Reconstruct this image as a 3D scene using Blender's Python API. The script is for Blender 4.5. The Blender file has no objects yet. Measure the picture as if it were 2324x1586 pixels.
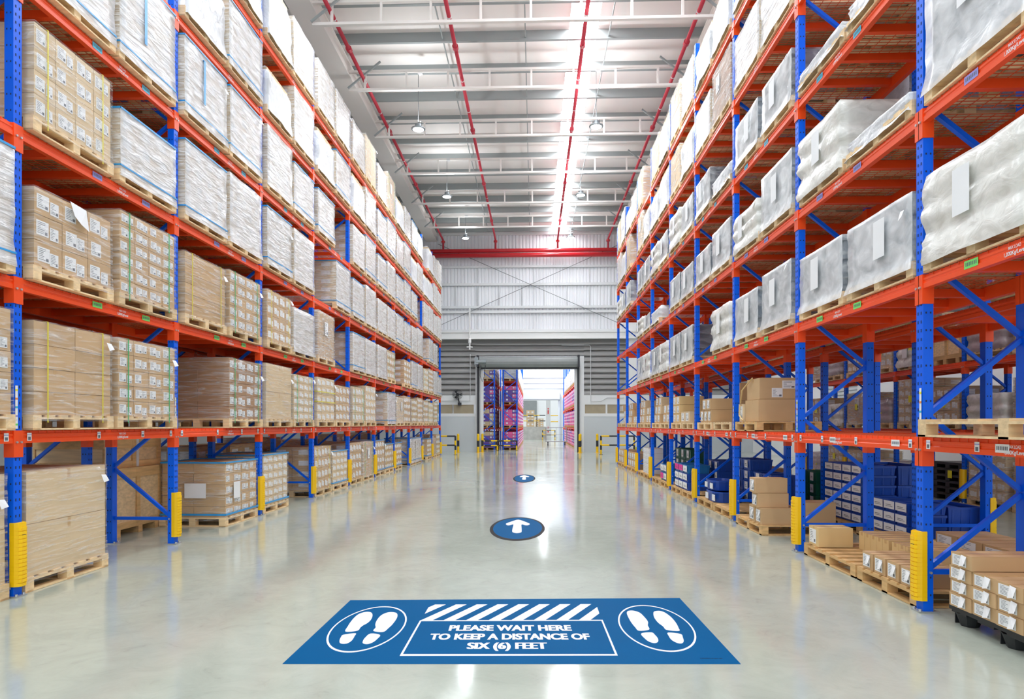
import bpy, math, random
from mathutils import Vector, Matrix
random.seed(7)
SC = bpy.context.scene
COL = SC.collection
# ------------------------------------------------------------------ camera
cam_d = bpy.data.cameras.new('camera')
cam_d.sensor_fit = 'HORIZONTAL'; cam_d.sensor_width = 36.0
cam_d.lens = 1500 / 2324 * 36.0
cam_d.shift_y = 170 / 2324
cam_d.clip_start = 0.05; cam_d.clip_end = 400
cam = bpy.data.objects.new('camera', cam_d); COL.objects.link(cam)
cam.location = (0, 0, 1.6)
cam.rotation_euler = (math.pi/2, 0, math.atan(50/1500))
SC.camera = cam
# ------------------------------------------------------------------ sky, exposure, sampling
SC.view_settings.view_transform = 'Standard'; SC.view_settings.look = 'None'
SC.view_settings.gamma = 1; SC.view_settings.use_curve_mapping = False
SC.view_settings.exposure = 0.35
W = bpy.data.worlds.new('sky'); SC.world = W; W.use_nodes = True
W.node_tree.nodes['Background'].inputs[0].default_value = (0.90, 0.955, 1.0, 1)
W.node_tree.nodes['Background'].inputs[1].default_value = 1.2
LAMP_W = 64.0
SKYLIGHT = 21.0
cy = SC.cycles
cy.max_bounces = 7; cy.diffuse_bounces = 4; cy.glossy_bounces = 3; cy.transparent_max_bounces = 10; cy.transmission_bounces = 2
cy.use_adaptive_sampling = True; cy.adaptive_threshold = 0.02
cy.use_denoising = True
cy.sample_clamp_indirect = 6.0
cy.caustics_reflective = False; cy.caustics_refractive = False
# ------------------------------------------------------------------ mesh helpers
class MB:
    def __init__(s): s.v = []; s.f = []; s.m = []
    def box(s, x0, x1, y0, y1, z0, z1, mi=0):
        if x0 > x1: x0, x1 = x1, x0
        if y0 > y1: y0, y1 = y1, y0
        if z0 > z1: z0, z1 = z1, z0
        b = len(s.v)
        s.v += [(x0,y0,z0),(x1,y0,z0),(x1,y1,z0),(x0,y1,z0),(x0,y0,z1),(x1,y0,z1),(x1,y1,z1),(x0,y1,z1)]
        for q in ((0,3,2,1),(4,5,6,7),(0,1,5,4),(1,2,6,5),(2,3,7,6),(3,0,4,7)):
            s.f.append([b+i for i in q]); s.m.append(mi)
        return s
    def poly(s, pts, mi=0):
        b = len(s.v); s.v += [tuple(p) for p in pts]; s.f.append(list(range(b, b+len(pts)))); s.m.append(mi); return s
    def extrude(s, pts, d, mi=0):
        """closed polygon pts (3d), extruded by vector d"""
        n = len(pts); b = len(s.v)
        s.v += [tuple(p) for p in pts] + [(p[0]+d[0], p[1]+d[1], p[2]+d[2]) for p in pts]
        s.f.append([b+i for i in range(n)][::-1]); s.f.append([b+n+i for i in range(n)]); s.m += [mi, mi]
        for i in range(n):
            j = (i+1) % n
            s.f.append([b+i, b+j, b+n+j, b+n+i]); s.m.append(mi)
        return s
    def bar(s, p, q, w, h, mi=0, up=(0,0,1)):
        p = Vector(p); q = Vector(q); d = q-p; u = Vector(up)
        a = d.cross(u)
        if a.length < 1e-6: a = d.cross(Vector((1,0,0)))
        a = a.normalized()*(w/2); c = a.cross(d).normalized()*(h/2)
        return s.extrude([p+a+c, p-a+c, p-a-c, p+a-c], d, mi)
    def tube(s, pts, r, n=10, mi=0, caps=True):
        pts = [Vector(p) for p in pts]; b0 = len(s.v)
        prev = None
        for i, p in enumerate(pts):
            d = (pts[min(i+1, len(pts)-1)] - pts[max(i-1, 0)]).normalized()
            a = prev if prev is not None else (d.cross(Vector((0,0,1))) if abs(d.z) < .95 else d.cross(Vector((1,0,0))))
            a = (a - d*a.dot(d)).normalized(); prev = a; c = d.cross(a)
            rr = r[i] if isinstance(r, (list, tuple)) else r
            for k in range(n):
                t = 2*math.pi*k/n
                s.v.append(tuple(p + a*math.cos(t)*rr + c*math.sin(t)*rr))
        for i in range(len(pts)-1):
            for k in range(n):
                k2 = (k+1) % n
                s.f.append([b0+i*n+k, b0+i*n+k2, b0+(i+1)*n+k2, b0+(i+1)*n+k]); s.m.append(mi)
        if caps:
            s.f.append([b0+k for k in range(n)][::-1]); s.f.append([b0+(len(pts)-1)*n+k for k in range(n)]); s.m += [mi, mi]
        return s
    def lathe(s, prof, n=20, c=(0,0,0), mi=0):
        b = len(s.v); k = len(prof)
        for r, z in prof:
            for i in range(n): s.v.append((c[0]+max(r,1e-4)*math.cos(2*math.pi*i/n), c[1]+max(r,1e-4)*math.sin(2*math.pi*i/n), c[2]+z))
        for j in range(k-1):
            for i in range(n):
                i2 = (i+1) % n
                s.f.append([b+j*n+i, b+j*n+i2, b+(j+1)*n+i2, b+(j+1)*n+i]); s.m.append(mi)
        s.f.append([b+i for i in range(n)][::-1]); s.f.append([b+(k-1)*n+i for i in range(n)]); s.m += [mi, mi]
        return s
    def mesh(s, name, mats, smooth=False):
        me = bpy.data.meshes.new(name)
        me.from_pydata(s.v, [], s.f)
        for m in mats: me.materials.append(M[m] if isinstance(m, str) else m)
        if len(mats) > 1: me.polygons.foreach_set('material_index', s.m)
        if smooth: me.polygons.foreach_set('use_smooth', [True]*len(s.f))
        me.update()
        return me
def O(name, me, parent=None, loc=(0,0,0), rz=0.0, kind=None):
    o = bpy.data.objects.new(name, me); COL.objects.link(o)
    o.location = loc
    if rz: o.rotation_euler = (0, 0, rz)
    if parent is not None: o.parent = parent
    if kind: o['kind'] = kind
    return o
def tag(o, label, cat, group=None):
    o['label'] = label; o['category'] = cat
    if group: o['group'] = group
    return o
def thing(name, label, cat, loc=(0,0,0), rz=0.0, group=None):
    return tag(O(name, None, None, loc, rz), label, cat, group)
CACHE = {}
def cached(key, fn):
    if key not in CACHE: CACHE[key] = fn()
    return CACHE[key]
# ------------------------------------------------------------------ materials
M = {}
def nd(nt, t, **kw):
    n = nt.nodes.new(t)
    for k, v in kw.items(): setattr(n, k, v)
    return n
def ramp(nt, fac, stops):
    r = nd(nt, 'ShaderNodeValToRGB'); cr = r.color_ramp
    while len(cr.elements) < len(stops): cr.elements.new(.5)
    for e, (p, c) in zip(cr.elements, stops):
        e.position = p; e.color = (c, c, c, 1) if isinstance(c, (int, float)) else (*c, 1)
    nt.links.new(fac, r.inputs[0]); return r.outputs[0]
def mat(name, col, rough=.5, metal=0.0, var=.06, scale=(3,3,3), rnd=0.0, bump=0.0, bscale=40, spec=.5, emit=None, coat=0.0):
    m = bpy.data.materials.new(name); m.use_nodes = True; nt = m.node_tree; L = nt.links
    p = nt.nodes['Principled BSDF']
    p.inputs['Roughness'].default_value = rough; p.inputs['Metallic'].default_value = metal
    p.inputs['Specular IOR Level'].default_value = spec; p.inputs['Coat Weight'].default_value = coat
    tc = nd(nt, 'ShaderNodeTexCoord'); oi = nd(nt, 'ShaderNodeObjectInfo')
    off = nd(nt, 'ShaderNodeVectorMath', operation='MULTIPLY_ADD')
    off.inputs[1].default_value = scale
    cmb = nd(nt, 'ShaderNodeMath', operation='MULTIPLY'); cmb.inputs[1].default_value = 37.0
    L.new(oi.outputs['Random'], cmb.inputs[0]); L.new(tc.outputs['Object'], off.inputs[0]); L.new(cmb.outputs[0], off.inputs[2])
    nz = nd(nt, 'ShaderNodeTexNoise'); nz.inputs['Scale'].default_value = 1.0; nz.inputs['Detail'].default_value = 4
    L.new(off.outputs[0], nz.inputs['Vector'])
    f = ramp(nt, nz.outputs[0], [(.3, 1-var), (.7, 1+var)]) if var else None
    mx = nd(nt, 'ShaderNodeMix', data_type='RGBA', blend_type='MULTIPLY'); mx.inputs[0].default_value = 1
    mx.inputs[6].default_value = (*col, 1)
    if f is not None: L.new(f, mx.inputs[7])
    else: mx.inputs[7].default_value = (1,1,1,1)
    out = mx.outputs[2]
    if rnd:
        hs = nd(nt, 'ShaderNodeHueSaturation')
        mr = nd(nt, 'ShaderNodeMapRange'); mr.inputs[3].default_value = 1-rnd; mr.inputs[4].default_value = 1+rnd
        L.new(oi.outputs['Random'], mr.inputs[0]); L.new(mr.outputs[0], hs.inputs['Value']); L.new(out, hs.inputs['Color']); out = hs.outputs[0]
    L.new(out, p.inputs['Base Color'])
    if bump:
        n2 = nd(nt, 'ShaderNodeTexNoise'); n2.inputs['Scale'].default_value = bscale; n2.inputs['Detail'].default_value = 3
        L.new(tc.outputs['Object'], n2.inputs['Vector'])
        b = nd(nt, 'ShaderNodeBump'); b.inputs['Strength'].default_value = bump; b.inputs['Distance'].default_value = .02
        L.new(n2.outputs[0], b.inputs['Height']); L.new(b.outputs[0], p.inputs['Normal'])
    if emit:
        p.inputs['Emission Color'].default_value = (*emit[0], 1); p.inputs['Emission Strength'].default_value = emit[1]
    M[name] = m; return m
def film(name, lo, hi, col=(.93,.94,.95), rough=.22, streak=(1.5,1.5,16), tilt=.12, bump=.25, p0=.35, p1=.68, dist=1.2):
    """stretch film: see-through where thin, milky along its folds"""
    m = bpy.data.materials.new(name); m.use_nodes = True; nt = m.node_tree; L = nt.links
    p = nt.nodes['Principled BSDF']; out = nt.nodes['Material Output']
    p.inputs['Base Color'].default_value = (*col, 1); p.inputs['Roughness'].default_value = rough
    p.inputs['Specular IOR Level'].default_value = .7
    tc = nd(nt, 'ShaderNodeTexCoord'); oi = nd(nt, 'ShaderNodeObjectInfo')
    mp = nd(nt, 'ShaderNodeMapping'); mp.inputs['Scale'].default_value = streak; mp.inputs['Rotation'].default_value = (tilt, tilt, 0)
    cm = nd(nt, 'ShaderNodeMath', operation='MULTIPLY'); cm.inputs[1].default_value = 53.0
    L.new(oi.outputs['Random'], cm.inputs[0]); L.new(cm.outputs[0], mp.inputs['Location'])
    L.new(tc.outputs['Object'], mp.inputs['Vector'])
    nz = nd(nt, 'ShaderNodeTexNoise'); nz.inputs['Scale'].default_value = 1.6; nz.inputs['Detail'].default_value = 5; nz.inputs['Distortion'].default_value = dist
    L.new(mp.outputs[0], nz.inputs['Vector'])
    f = ramp(nt, nz.outputs[0], [(p0, lo), (p1, hi)])
    bp = nd(nt, 'ShaderNodeBump'); bp.inputs['Strength'].default_value = bump; bp.inputs['Distance'].default_value = .03
    L.new(nz.outputs[0], bp.inputs['Height']); L.new(bp.outputs[0], p.inputs['Normal'])
    tr = nd(nt, 'ShaderNodeBsdfTransparent'); tr.inputs[0].default_value = (.97,.97,.97,1)
    ms = nd(nt, 'ShaderNodeMixShader')
    L.new(f, ms.inputs[0]); L.new(tr.outputs[0], ms.inputs[1]); L.new(p.outputs[0], ms.inputs[2]); L.new(ms.outputs[0], out.inputs[0])
    M[name] = m; return m
mat('blue_paint', (.0,.125,.86), .35, var=.05, spec=.3)
mat('orange_paint', (.93,.085,.012), .35, var=.05, spec=.4)
mat('wire_orange', (.80,.12,.03), .4, var=.03)
mat('steel', (.55,.57,.58), .4, .7, var=.08)
mat('hole_dark', (.01,.02,.06), .8, var=0)
mat('yellow_plastic', (.98,.60,.0), .38, var=.04)
mat('black_plastic', (.02,.022,.025), .45, var=.1)
mat('wood', (.82,.60,.34), .65, var=.16, scale=(2,14,30), rnd=.12, bump=.15)
mat('wood_warm', (.70,.44,.19), .65, var=.18, scale=(10,3,26), rnd=.06, bump=.15)
mat('carton', (.60,.395,.205), .72, var=.05, scale=(2,2,5), rnd=.07)
mat('carton_pale', (.72,.55,.34), .7, var=.05, scale=(2,2,5), rnd=.05)
mat('carton_dark', (.42,.235,.115), .72, var=.06, scale=(2,2,5), rnd=.06)
mat('carton_cream', (.74,.53,.25), .68, var=.04, rnd=.04)
mat('tape', (.60,.38,.17), .3, var=.03)
mat('paper', (.86,.87,.88), .6, var=.02)
mat('print', (.14,.15,.18), .6, var=0)
mat('strap_yellow', (.75,.66,.06), .35, var=.03)
mat('strap_green', (.03,.42,.14), .35, var=.03)
mat('band_blue', (.03,.33,.72), .3, var=.08)
mat('pouch', (.80,.81,.79), .55, var=.04)
mat('tote_grey', (.20,.25,.31), .45, var=.05, rnd=.1)
mat('tote_dark', (.115,.12,.145), .5, var=.06)
mat('bin_blue', (.012,.075,.42), .35, var=.06, rnd=.1)
mat('bin_teal', (.015,.16,.42), .35, var=.06)
mat('bin_green', (.008,.12,.065), .4, var=.06, rnd=.1)
mat('pink', (.86,.13,.36), .5, var=.05, rnd=.1)
mat('magenta', (.85,.02,.33), .5, var=.02)
mat('purple', (.19,.09,.40), .5, var=.05, rnd=.12)
mat('label_green', (.20,.75,.16), .5, var=.02)
mat('label_purple', (.30,.30,.72), .5, var=.02)
mat('label_cyan', (.05,.50,.72), .5, var=.02)
mat('label_yellow', (.90,.82,.02), .5, var=.02)
mat('label_orange', (.9,.30,.05), .5, var=.02)
mat('label_red', (.8,.05,.05), .5, var=.02)
mat('sign_blue', (.0,.098,.27), .6, var=.03, spec=.04)
mat('sign_white', (.84,.84,.86), .6, var=.01, spec=.15)
mat('sign_black', (.012,.008,.008), .6, var=0, spec=.15)
mat('white_paint', (.80,.80,.79), .5, var=.02, scale=(.3,.3,.3))
mat('warm_white', (.86,.82,.78), .5, var=.02, scale=(.3,.3,.3))
mat('roof_sheet', (.93,.885,.855), .6, var=.03, scale=(1,.2,1))
mat('purlin_grey', (.33,.36,.36), .5, .1, var=.05, scale=(.5,3,3))
mat('wall_sheet', (.80,.81,.84), .4, 0, var=.03, scale=(1,1,.2))
mat('wall_white', (.85,.86,.87), .55, var=.02, scale=(.5,.5,.5))
mat('wall_grey', (.62,.66,.69), .5, var=.03, scale=(.5,.5,.5))
mat('louvre_grey', (.36,.355,.35), .5, .1, var=.04, scale=(.3,3,3))
mat('pane_tan', (.42,.35,.24), .25, var=.05)
mat('shutter', (.27,.29,.29), .4, 0, var=.04)
mat('rail_black', (.03,.032,.04), .5, var=0)
mat('pipe_red', (.62,.015,.025), .28, var=.05, coat=.4)
mat('conduit', (.70,.71,.72), .45, var=.02)
mat('wire_dark', (.10,.11,.12), .5, var=0)
mat('concrete_wall', (.55,.53,.49), .8, var=.15, scale=(2,2,2))
mat('lamp_housing', (.30,.34,.36), .4, .5, var=.05)
mat('lamp_glow', (1,1,1), .5, var=0, emit=((.86,.97,1.0), 30.0))
mat('skylight', (1,1,1), .5, var=0, emit=((.93,.96,1.0), SKYLIGHT))
film('film_clear', .05, .55, p0=.46, p1=.80, rough=.14, bump=.6)
film('film_thick', .16, .75, p0=.42, p1=.75, streak=(2,2,22), tilt=.2, rough=.16, bump=.6)
film('film_white', .46, .90, col=(.85,.86,.885), p0=.34, p1=.68, streak=(2,2,13), tilt=.32, dist=.7, rough=.16, bump=.6)
film('film_shaded', .08, .45, p0=.4, p1=.75, streak=(2,2,5), tilt=.3)  # clearer copy of the wrap for tote sides; their shade put into the film
film('film_grey', .42, .88, col=(.88,.89,.90), p0=.22, p1=.75, streak=(3,3,4), tilt=.5, bump=.25, dist=.6)
film('film_cream', .72, .95, col=(.88,.87,.82), p0=.3, p1=.6, streak=(3,3,5), tilt=.3, bump=.4)
film('tarp', .9, .98, col=(.72,.73,.75), p0=.3, p1=.6, streak=(4,4,3), tilt=.4, bump=.9, rough=.35)
film('film_mauve', .75, .93, col=(.50,.42,.44), p0=.3, p1=.6, streak=(3,3,5), tilt=.3, bump=.4)
# polished concrete
def floor_mat():
    m = bpy.data.materials.new('polished_concrete'); m.use_nodes = True; nt = m.node_tree; L = nt.links
    p = nt.nodes['Principled BSDF']; tc = nd(nt, 'ShaderNodeTexCoord')
    a = nd(nt, 'ShaderNodeTexNoise'); a.inputs['Scale'].default_value = .55; a.inputs['Detail'].default_value = 7; a.inputs['Roughness'].default_value = .62; a.inputs['Distortion'].default_value = .5
    b = nd(nt, 'ShaderNodeTexNoise'); b.inputs['Scale'].default_value = 3.5; b.inputs['Detail'].default_value = 8; b.inputs['Roughness'].default_value = .7; b.inputs['Distortion'].default_value = 1.5
    for n in (a, b): L.new(tc.outputs['Object'], n.inputs['Vector'])
    ca = ramp(nt, a.outputs[0], [(.3, (.425,.47,.40)), (.7, (.53,.565,.485))])
    cb = ramp(nt, b.outputs[0], [(.25, .80), (.40, .95), (.6, 1.02), (.8, 1.06)])
    mx = nd(nt, 'ShaderNodeMix', data_type='RGBA', blend_type='MULTIPLY'); mx.inputs[0].default_value = 1
    L.new(ca, mx.inputs[6]); L.new(cb, mx.inputs[7]); L.new(mx.outputs[2], p.inputs['Base Color'])
    L.new(ramp(nt, a.outputs[0], [(.3, .06), (.7, .15)]), p.inputs['Roughness'])
    p.inputs['Specular IOR Level'].default_value = .55
    bp = nd(nt, 'ShaderNodeBump'); bp.inputs['Strength'].default_value = .03; bp.inputs['Distance'].default_value = .02
    L.new(b.outputs[0], bp.inputs['Height']); L.new(bp.outputs[0], p.inputs['Normal'])
    M['floor'] = m
floor_mat()
# blue post steel with punched slots
def text_mesh(body, h, mt, width=None, bold=0.0, fat=0.0):
    key = ('text', body, h, mt, width)
    def mk():
        c = bpy.data.curves.new('lettering', 'FONT'); c.body = body; c.size = 1.0; c.align_x = 'CENTER'; c.offset = bold
        o = bpy.data.objects.new('lettering', c); COL.objects.link(o)
        bpy.context.view_layer.update()
        me = bpy.data.meshes.new_from_object(o.evaluated_get(bpy.context.evaluated_depsgraph_get()))
        bpy.data.objects.remove(o)
        xs = [v.co.x for v in me.vertices]; ys = [v.co.y for v in me.vertices]
        sy = h / (max(ys)-min(ys)); sx = (width / (max(xs)-min(xs))) if width else sy
        cx = (max(xs)+min(xs))/2; y0 = min(ys)
        for v in me.vertices: v.co = ((v.co.x-cx)*sx, (v.co.y-y0)*sy, 0)
        if fat:                                         # heavier strokes: the same outline set side by side
            v0 = [tuple(v.co) for v in me.vertices]; f0 = [tuple(p.vertices) for p in me.polygons]
            nv, nf = [], []
            for i, dx in enumerate((-fat, 0, fat)):
                nf += [tuple(a+len(nv) for a in f) for f in f0]; nv += [(x+dx, y, z+i*.00005) for x, y, z in v0]
            me = bpy.data.meshes.new('lettering'); me.from_pydata(nv, [], nf)
        me.materials.clear(); me.materials.append(M[mt]); return me
    return cached(key, mk)

# ================================================================== THE HALL
def structure(name, mb, mats, smooth=False):
    return O(name, mb.mesh(name, mats, smooth), kind='structure')
structure('floor', MB().box(-16, 16, -12, 110, -.2, 0), ['floor'])
YW = 38.5
# roof: white sheet with a long rooflight
sx0, sx1 = 1.02, 1.84
structure('ceiling', MB().box(-16, sx0, 12.5, YW, 13.0, 13.06).box(sx1, 16, 12.5, YW, 13.0, 13.06), ['roof_sheet'])
structure('window_1', MB().box(sx0, sx1, 12.5, YW, 13.01, 13.05), ['skylight'])
n = 1
for k in range(13):
    y = 17.4 + 1.72*k
    if y > YW - .3: break
    m = MB().extrude([(-16, y, 13.0), (-16, y+.10, 13.0), (-16, y+.10, 12.985), (-16, y+.012, 12.985), (-16, y+.012, 12.735), (-16, y+.09, 12.735), (-16, y+.09, 12.72), (-16, y, 12.72)], (32, 0, 0))
    structure('steelwork_%d' % n, m, ['purlin_grey']); n += 1
for i in range(34):
    x = -7.5 + i*.45
    if sx0-.1 < x < sx1+.1: continue
    structure('steelwork_%d' % n, MB().box(x-.03, x+.03, 13.0, 17.36, 12.93, 13.0), ['wall_sheet']); n += 1
# sag rods between purlins
for x in (-2.65, -.25, 2.15, -7.6):
    m = MB()
    m.bar((x, 17.4, 12.80), (x, YW, 12.80), .03, .05)
    structure('steelwork_%d' % n, m, ['purlin_grey']); n += 1
# rafters along the hall
for x0, x1 in ((-6.3, -5.65), (4.75, 5.4)):
    m = MB().box(x0, x1, 12.5, YW, 12.28, 12.31).box((x0+x1)/2-.015, (x0+x1)/2+.015, 12.5, YW, 12.31, 12.69).box(x0, x1, 12.5, YW, 12.69, 12.72)
    m.box(x0+.05, x1-.05, 12.5, YW, 12.3, 12.7)
    structure('steelwork_%d' % n, m, ['warm_white']); n += 1
# lattice girders across the hall, with fly braces down to the rafters
for y in (16.85, 20.2, 23.55, 27.0, 30.7, 34.4):
    m = MB().box(-5.7, 4.8, y-.05, y+.05, 11.86, 11.93).box(-5.7, 4.8, y-.05, y+.05, 12.42, 12.49)
    x = -5.2
    while x < 4.7:
        m.box(x-.03, x+.03, y-.035, y+.035, 11.9, 12.45); x += 1.28
    structure('steelwork_%d' % n, m, ['warm_white']); n += 1
    for sx in (-1, 1):
        xr = -5.7 if sx < 0 else 4.8
        structure('steelwork_%d' % n, MB().bar((xr, y-.12, 11.9), (xr - sx*1.0, y-.12, 12.7), .05, .05), ['purlin_grey']); n += 1
# ---- far wall
m = MB()
pitch = .2
x = -16.0
prof = []
while x < 16:
    for dx, dy in ((0,0),(.05,0),(.075,.035),(.125,.035),(.15,0)): prof.append((x+dx, YW+dy))
    x += pitch
for (xa, ya), (xb, yb) in zip(prof, prof[1:]):
    m.poly([(xa, ya, 6.9), (xb, yb, 6.9), (xb, yb, 13.0), (xa, ya, 13.0)])
structure('wall_back', m, ['wall_sheet'])
structure('steelwork_%d' % n, MB().box(-16, 16, YW-.12, YW-.01, 12.62, 12.9), ['white_paint']); n += 1
for z, h, d, mt in ((10.72, .12, .10, 'conduit'), (9.68, .14, .12, 'conduit'), (8.35, .14, .14, 'conduit'), (8.08, .14, .14, 'conduit'), (7.02, .1, .1, 'conduit')):
    structure('steelwork_%d' % n, MB().box(-16, 16, YW-d, YW-.005, z, z+h), [mt]); n += 1
structure('steelwork_%d' % n, MB().box(-16, 16, YW-.45, YW-.01, 6.55, 6.93).box(-16, 16, YW-.5, YW-.45, 6.52, 6.58).box(-16, 16, YW-.5, YW-.45, 6.90, 6.96), ['white_paint']); n += 1
for x in (-4.55, -3.3, -2.0, -.7, .6, 1.9, 3.2, 4.4):
    structure('steelwork_%d' % n, MB().box(x-.02, x+.02, YW-.08, YW-.02, 8.45, 9.7), ['conduit']); n += 1
for x in (-3.3, 0, 3.2):
    structure('steelwork_%d' % n, MB().box(x-.02, x+.02, YW-.05, YW-.02, 7.05, 10.7), ['conduit']); n += 1
def louvre(x0, x1, z0, z1):
    m = MB(); z = z0
    while z < z1-.05:
        m.extrude([(x0, YW+.10, z), (x0, YW-.02, z+.02), (x0, YW-.02, z+.11), (x0, YW+.13, z+.33), (x0, YW+.15, z+.33)], (x1-x0, 0, 0))
        z += .325
    m.box(x0, x1, YW+.15, YW+.17, z0, z1)
    return m
DX0, DX1, DZ = -2.96, 2.35, 4.81
structure('wall_back_louvre', louvre(-16, -3.42, 3.3, 6.62), ['louvre_grey'])
structure('wall_back_louvre', louvre(2.9, 16, 3.3, 6.62), ['louvre_grey'])
structure('wall_back_louvre', louvre(-3.42, 2.9, 5.55, 6.62), ['louvre_grey'])
for x0, x1 in ((-16, -3.42), (2.9, 16)):
    structure('wall_back_band', MB().box(x0, x1, YW-.02, YW+.15, 2.75, 3.3).box(x0, x1, YW-.02, YW+.15, 2.06, 2.24), ['wall_white'])
    structure('wall_back_lower', MB().box(x0, x1, YW-.01, YW+.15, 0, 2.06), ['wall_grey'])
k = 2
for side, xs in ((-1, [-8.5,-7.2,-5.95,-4.72]), (1, [2.95, 4.25, 5.5, 6.8, 8.1])):
    for x0 in xs:
        w = structure('window_%d' % k, MB().box(x0, x0+1.2, YW+.02, YW+.05, 2.24, 2.75), ['pane_tan']); k += 1
        O('window_frame', MB().box(x0-.05, x0, YW-.015, YW+.1, 2.24, 2.75).box(x0+1.2, x0+1.25, YW-.015, YW+.1, 2.24, 2.75).mesh('window_frame', ['wall_white']), w, kind='structure')
# door surround
structure('door_1', MB().box(-3.12, DX0, YW-.06, YW+.25, 0, DZ).box(DX1, 2.52, YW-.06, YW+.25, 0, DZ).box(-3.42, -3.12, YW-.02, YW+.2, 0, 5.6).box(2.52, 2.9, YW-.02, YW+.2, 0, 5.6).box(-3.12, 2.52, YW-.02, YW+.2, DZ, 5.6), ['wall_white'])
sh = thing('roller_shutter', 'grey roller shutter rolled up into its barrel above the open doorway', 'roller shutter', (0, YW, 0))
c = MB()
nn = 14; pr = []
for i in range(nn): 
    t = 2*math.pi*i/nn; pr.append((-3.15, -.30+.26*math.cos(t), 5.2+.31*math.sin(t)))
O('shutter_roll', c.extrude(pr, (5.7, 0, 0)).mesh('shutter_roll', ['shutter'], False), sh)
O('bottom_rail', MB().box(-3.1, 2.5, -.2, -.1, 4.82, 4.92).mesh('bottom_rail', ['rail_black']), sh)
for x in (-3.26, 2.55):
    O('end_bracket', MB().box(x-.05, x+.06, -.62, -.02, 4.9, 5.58).mesh('end_bracket', ['rail_black']), sh)
for x in (-3.24, 2.56):
    O('guide_rail', MB().box(x-.06, x+.06, -.22, -.02, 0, 4.95).mesh('guide_rail', ['rail_black']), sh)
mt = O('motor', MB().tube([(-3.35, -.55, 5.2), (-2.75, -.55, 5.2)], .13, 12).box(-3.42, -3.2, -.66, -.4, 5.05, 5.45).mesh('motor', ['lamp_housing']), sh)
O('hand_chain', MB().tube([(-3.05, -.5, 5.0), (-3.1, -.5, 4.4), (-2.98, -.5, 4.05), (-2.86, -.5, 4.4), (-2.8, -.5, 5.0)], .018, 6).mesh('hand_chain', ['rail_black']), mt)
structure('column_corner', MB().box(5.45, 6.0, YW-.30, YW-.02, 0, 9.4), ['wall_white'])
structure('column_corner', MB().box(-8.0, -7.5, YW-.25, YW-.02, 0, 12.7), ['wall_white'])
# side walls
structure('wall_left', MB().box(-16.2, -16, -12, YW, 0, 13), ['wall_white'])
structure('wall_right', MB().box(12.6, 12.8, -12, 26.2, 0, 13).box(12.6, 12.8, 29.4, YW, 0, 13).box(12.6, 12.8, 26.2, 29.4, 4.0, 13), ['wall_white'])
m = MB()
for i in range(26):
    z = i*.155
    m.extrude([(12.72, 26.2, z), (12.66, 26.2, z+.03), (12.66, 26.2, z+.12), (12.72, 26.2, z+.155)], (0, 3.2, 0))
structure('door_2', m, ['wall_grey'])
# red fire mains
pp = thing('fire_main', 'thick red fire main running across the corrugated far wall', 'pipe')
O('pipe_run', MB().tube([(-9.5, YW-.42, 11.62), (9.5, YW-.42, 11.62)], .115, 16).mesh('pipe_run', ['pipe_red'], True), pp)
O('pipe_run', MB().tube([(-9.5, YW-.40, 11.36), (9.5, YW-.40, 11.36)], .13, 16).mesh('pipe_run', ['pipe_red'], True), pp)
mat('pipe_dull', (.52,.035,.06), .4, var=.05)
for nm, x in (('over the carton rack', -5.25), ('second from the carton rack', -2.22), ('beside the rooflight', 1.36), ('over the tote rack', 4.25)):
    pp = thing('sprinkler_pipe', 'red sprinkler pipe under the roof dropping to the fire main, ' + nm, 'pipe', (x, 0, 0), group='sprinkler pipes under the roof')
    O('pipe_run', MB().tube([(0, 12.6, 12.25), (0, YW-.5, 12.25), (0, YW-.42, 12.17), (0, YW-.42, 11.738)], .055, 10).mesh('pipe_run', ['pipe_dull'], True), pp)
    for y in (18.6, 23.9, 29.2, 34.5):
        O('coupling', MB().tube([(0, y-.07, 12.25), (0, y+.07, 12.25)], .085, 10).mesh('coupling', ['pipe_dull']), pp)
    for y in (17.2, 20.4, 22.4, 26.5, 31):
        O('joint_ring', MB().tube([(0, y-.02, 12.25), (0, y+.02, 12.25)], .06, 10).mesh('joint_ring', ['conduit']), pp)
    O('elbow_flange', MB().tube([(0, YW-.42, 12.1), (0, YW-.42, 12.2)], .11, 10).mesh('elbow_flange', ['pipe_red']), pp)
# wind braces (thin crossed rods) on the far wall
for i, (a, b) in enumerate((((-5.6, 12.1), (5.2, 7.3)), ((5.2, 12.1), (-5.6, 7.3)))):
    o = structure('steelwork_%d' % n, MB().tube([(a[0], YW-.2-.03*i, a[1]), (b[0], YW-.2-.03*i, b[1])], .014, 6), ['wire_dark']); n += 1
rp = thing('drain_pipe', 'white pipe with a cross fitting hanging in front of the louvres', 'pipe', (-3.7, YW-.6, 0))
O('pipe_run', MB().tube([(0,0,8.3),(0,0,5.9)], .05, 10).mesh('pipe_run', ['white_paint']), rp)
O('cross_fitting', MB().box(-.17, .17, -.04, .04, 6.02, 6.08).lathe([(.06,6.25),(.09,6.3),(.09,6.5),(.06,6.56)], 10).mesh('cross_fitting', ['white_paint']), rp)
for nm, pts in (('bent conduit on the louvres running down beside the wall fan', [(-3.72,0,5.7),(-3.72,0,2.98),(-5.4,0,2.98)]), ('bent conduit on the louvres between doorway and tote rack', [(1.6,0,6.2),(3.2,0,6.2),(3.28,0,6.1),(3.28,0,2.95),(3.9,0,2.95),(4.2,0,3.15),(5.2,0,3.15)])):
    o = O('conduit', MB().tube([(p[0], YW-.06, p[2]) for p in pts], .022, 6).mesh('conduit', ['conduit'])); tag(o, 'thin grey ' + nm, 'conduit')
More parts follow.
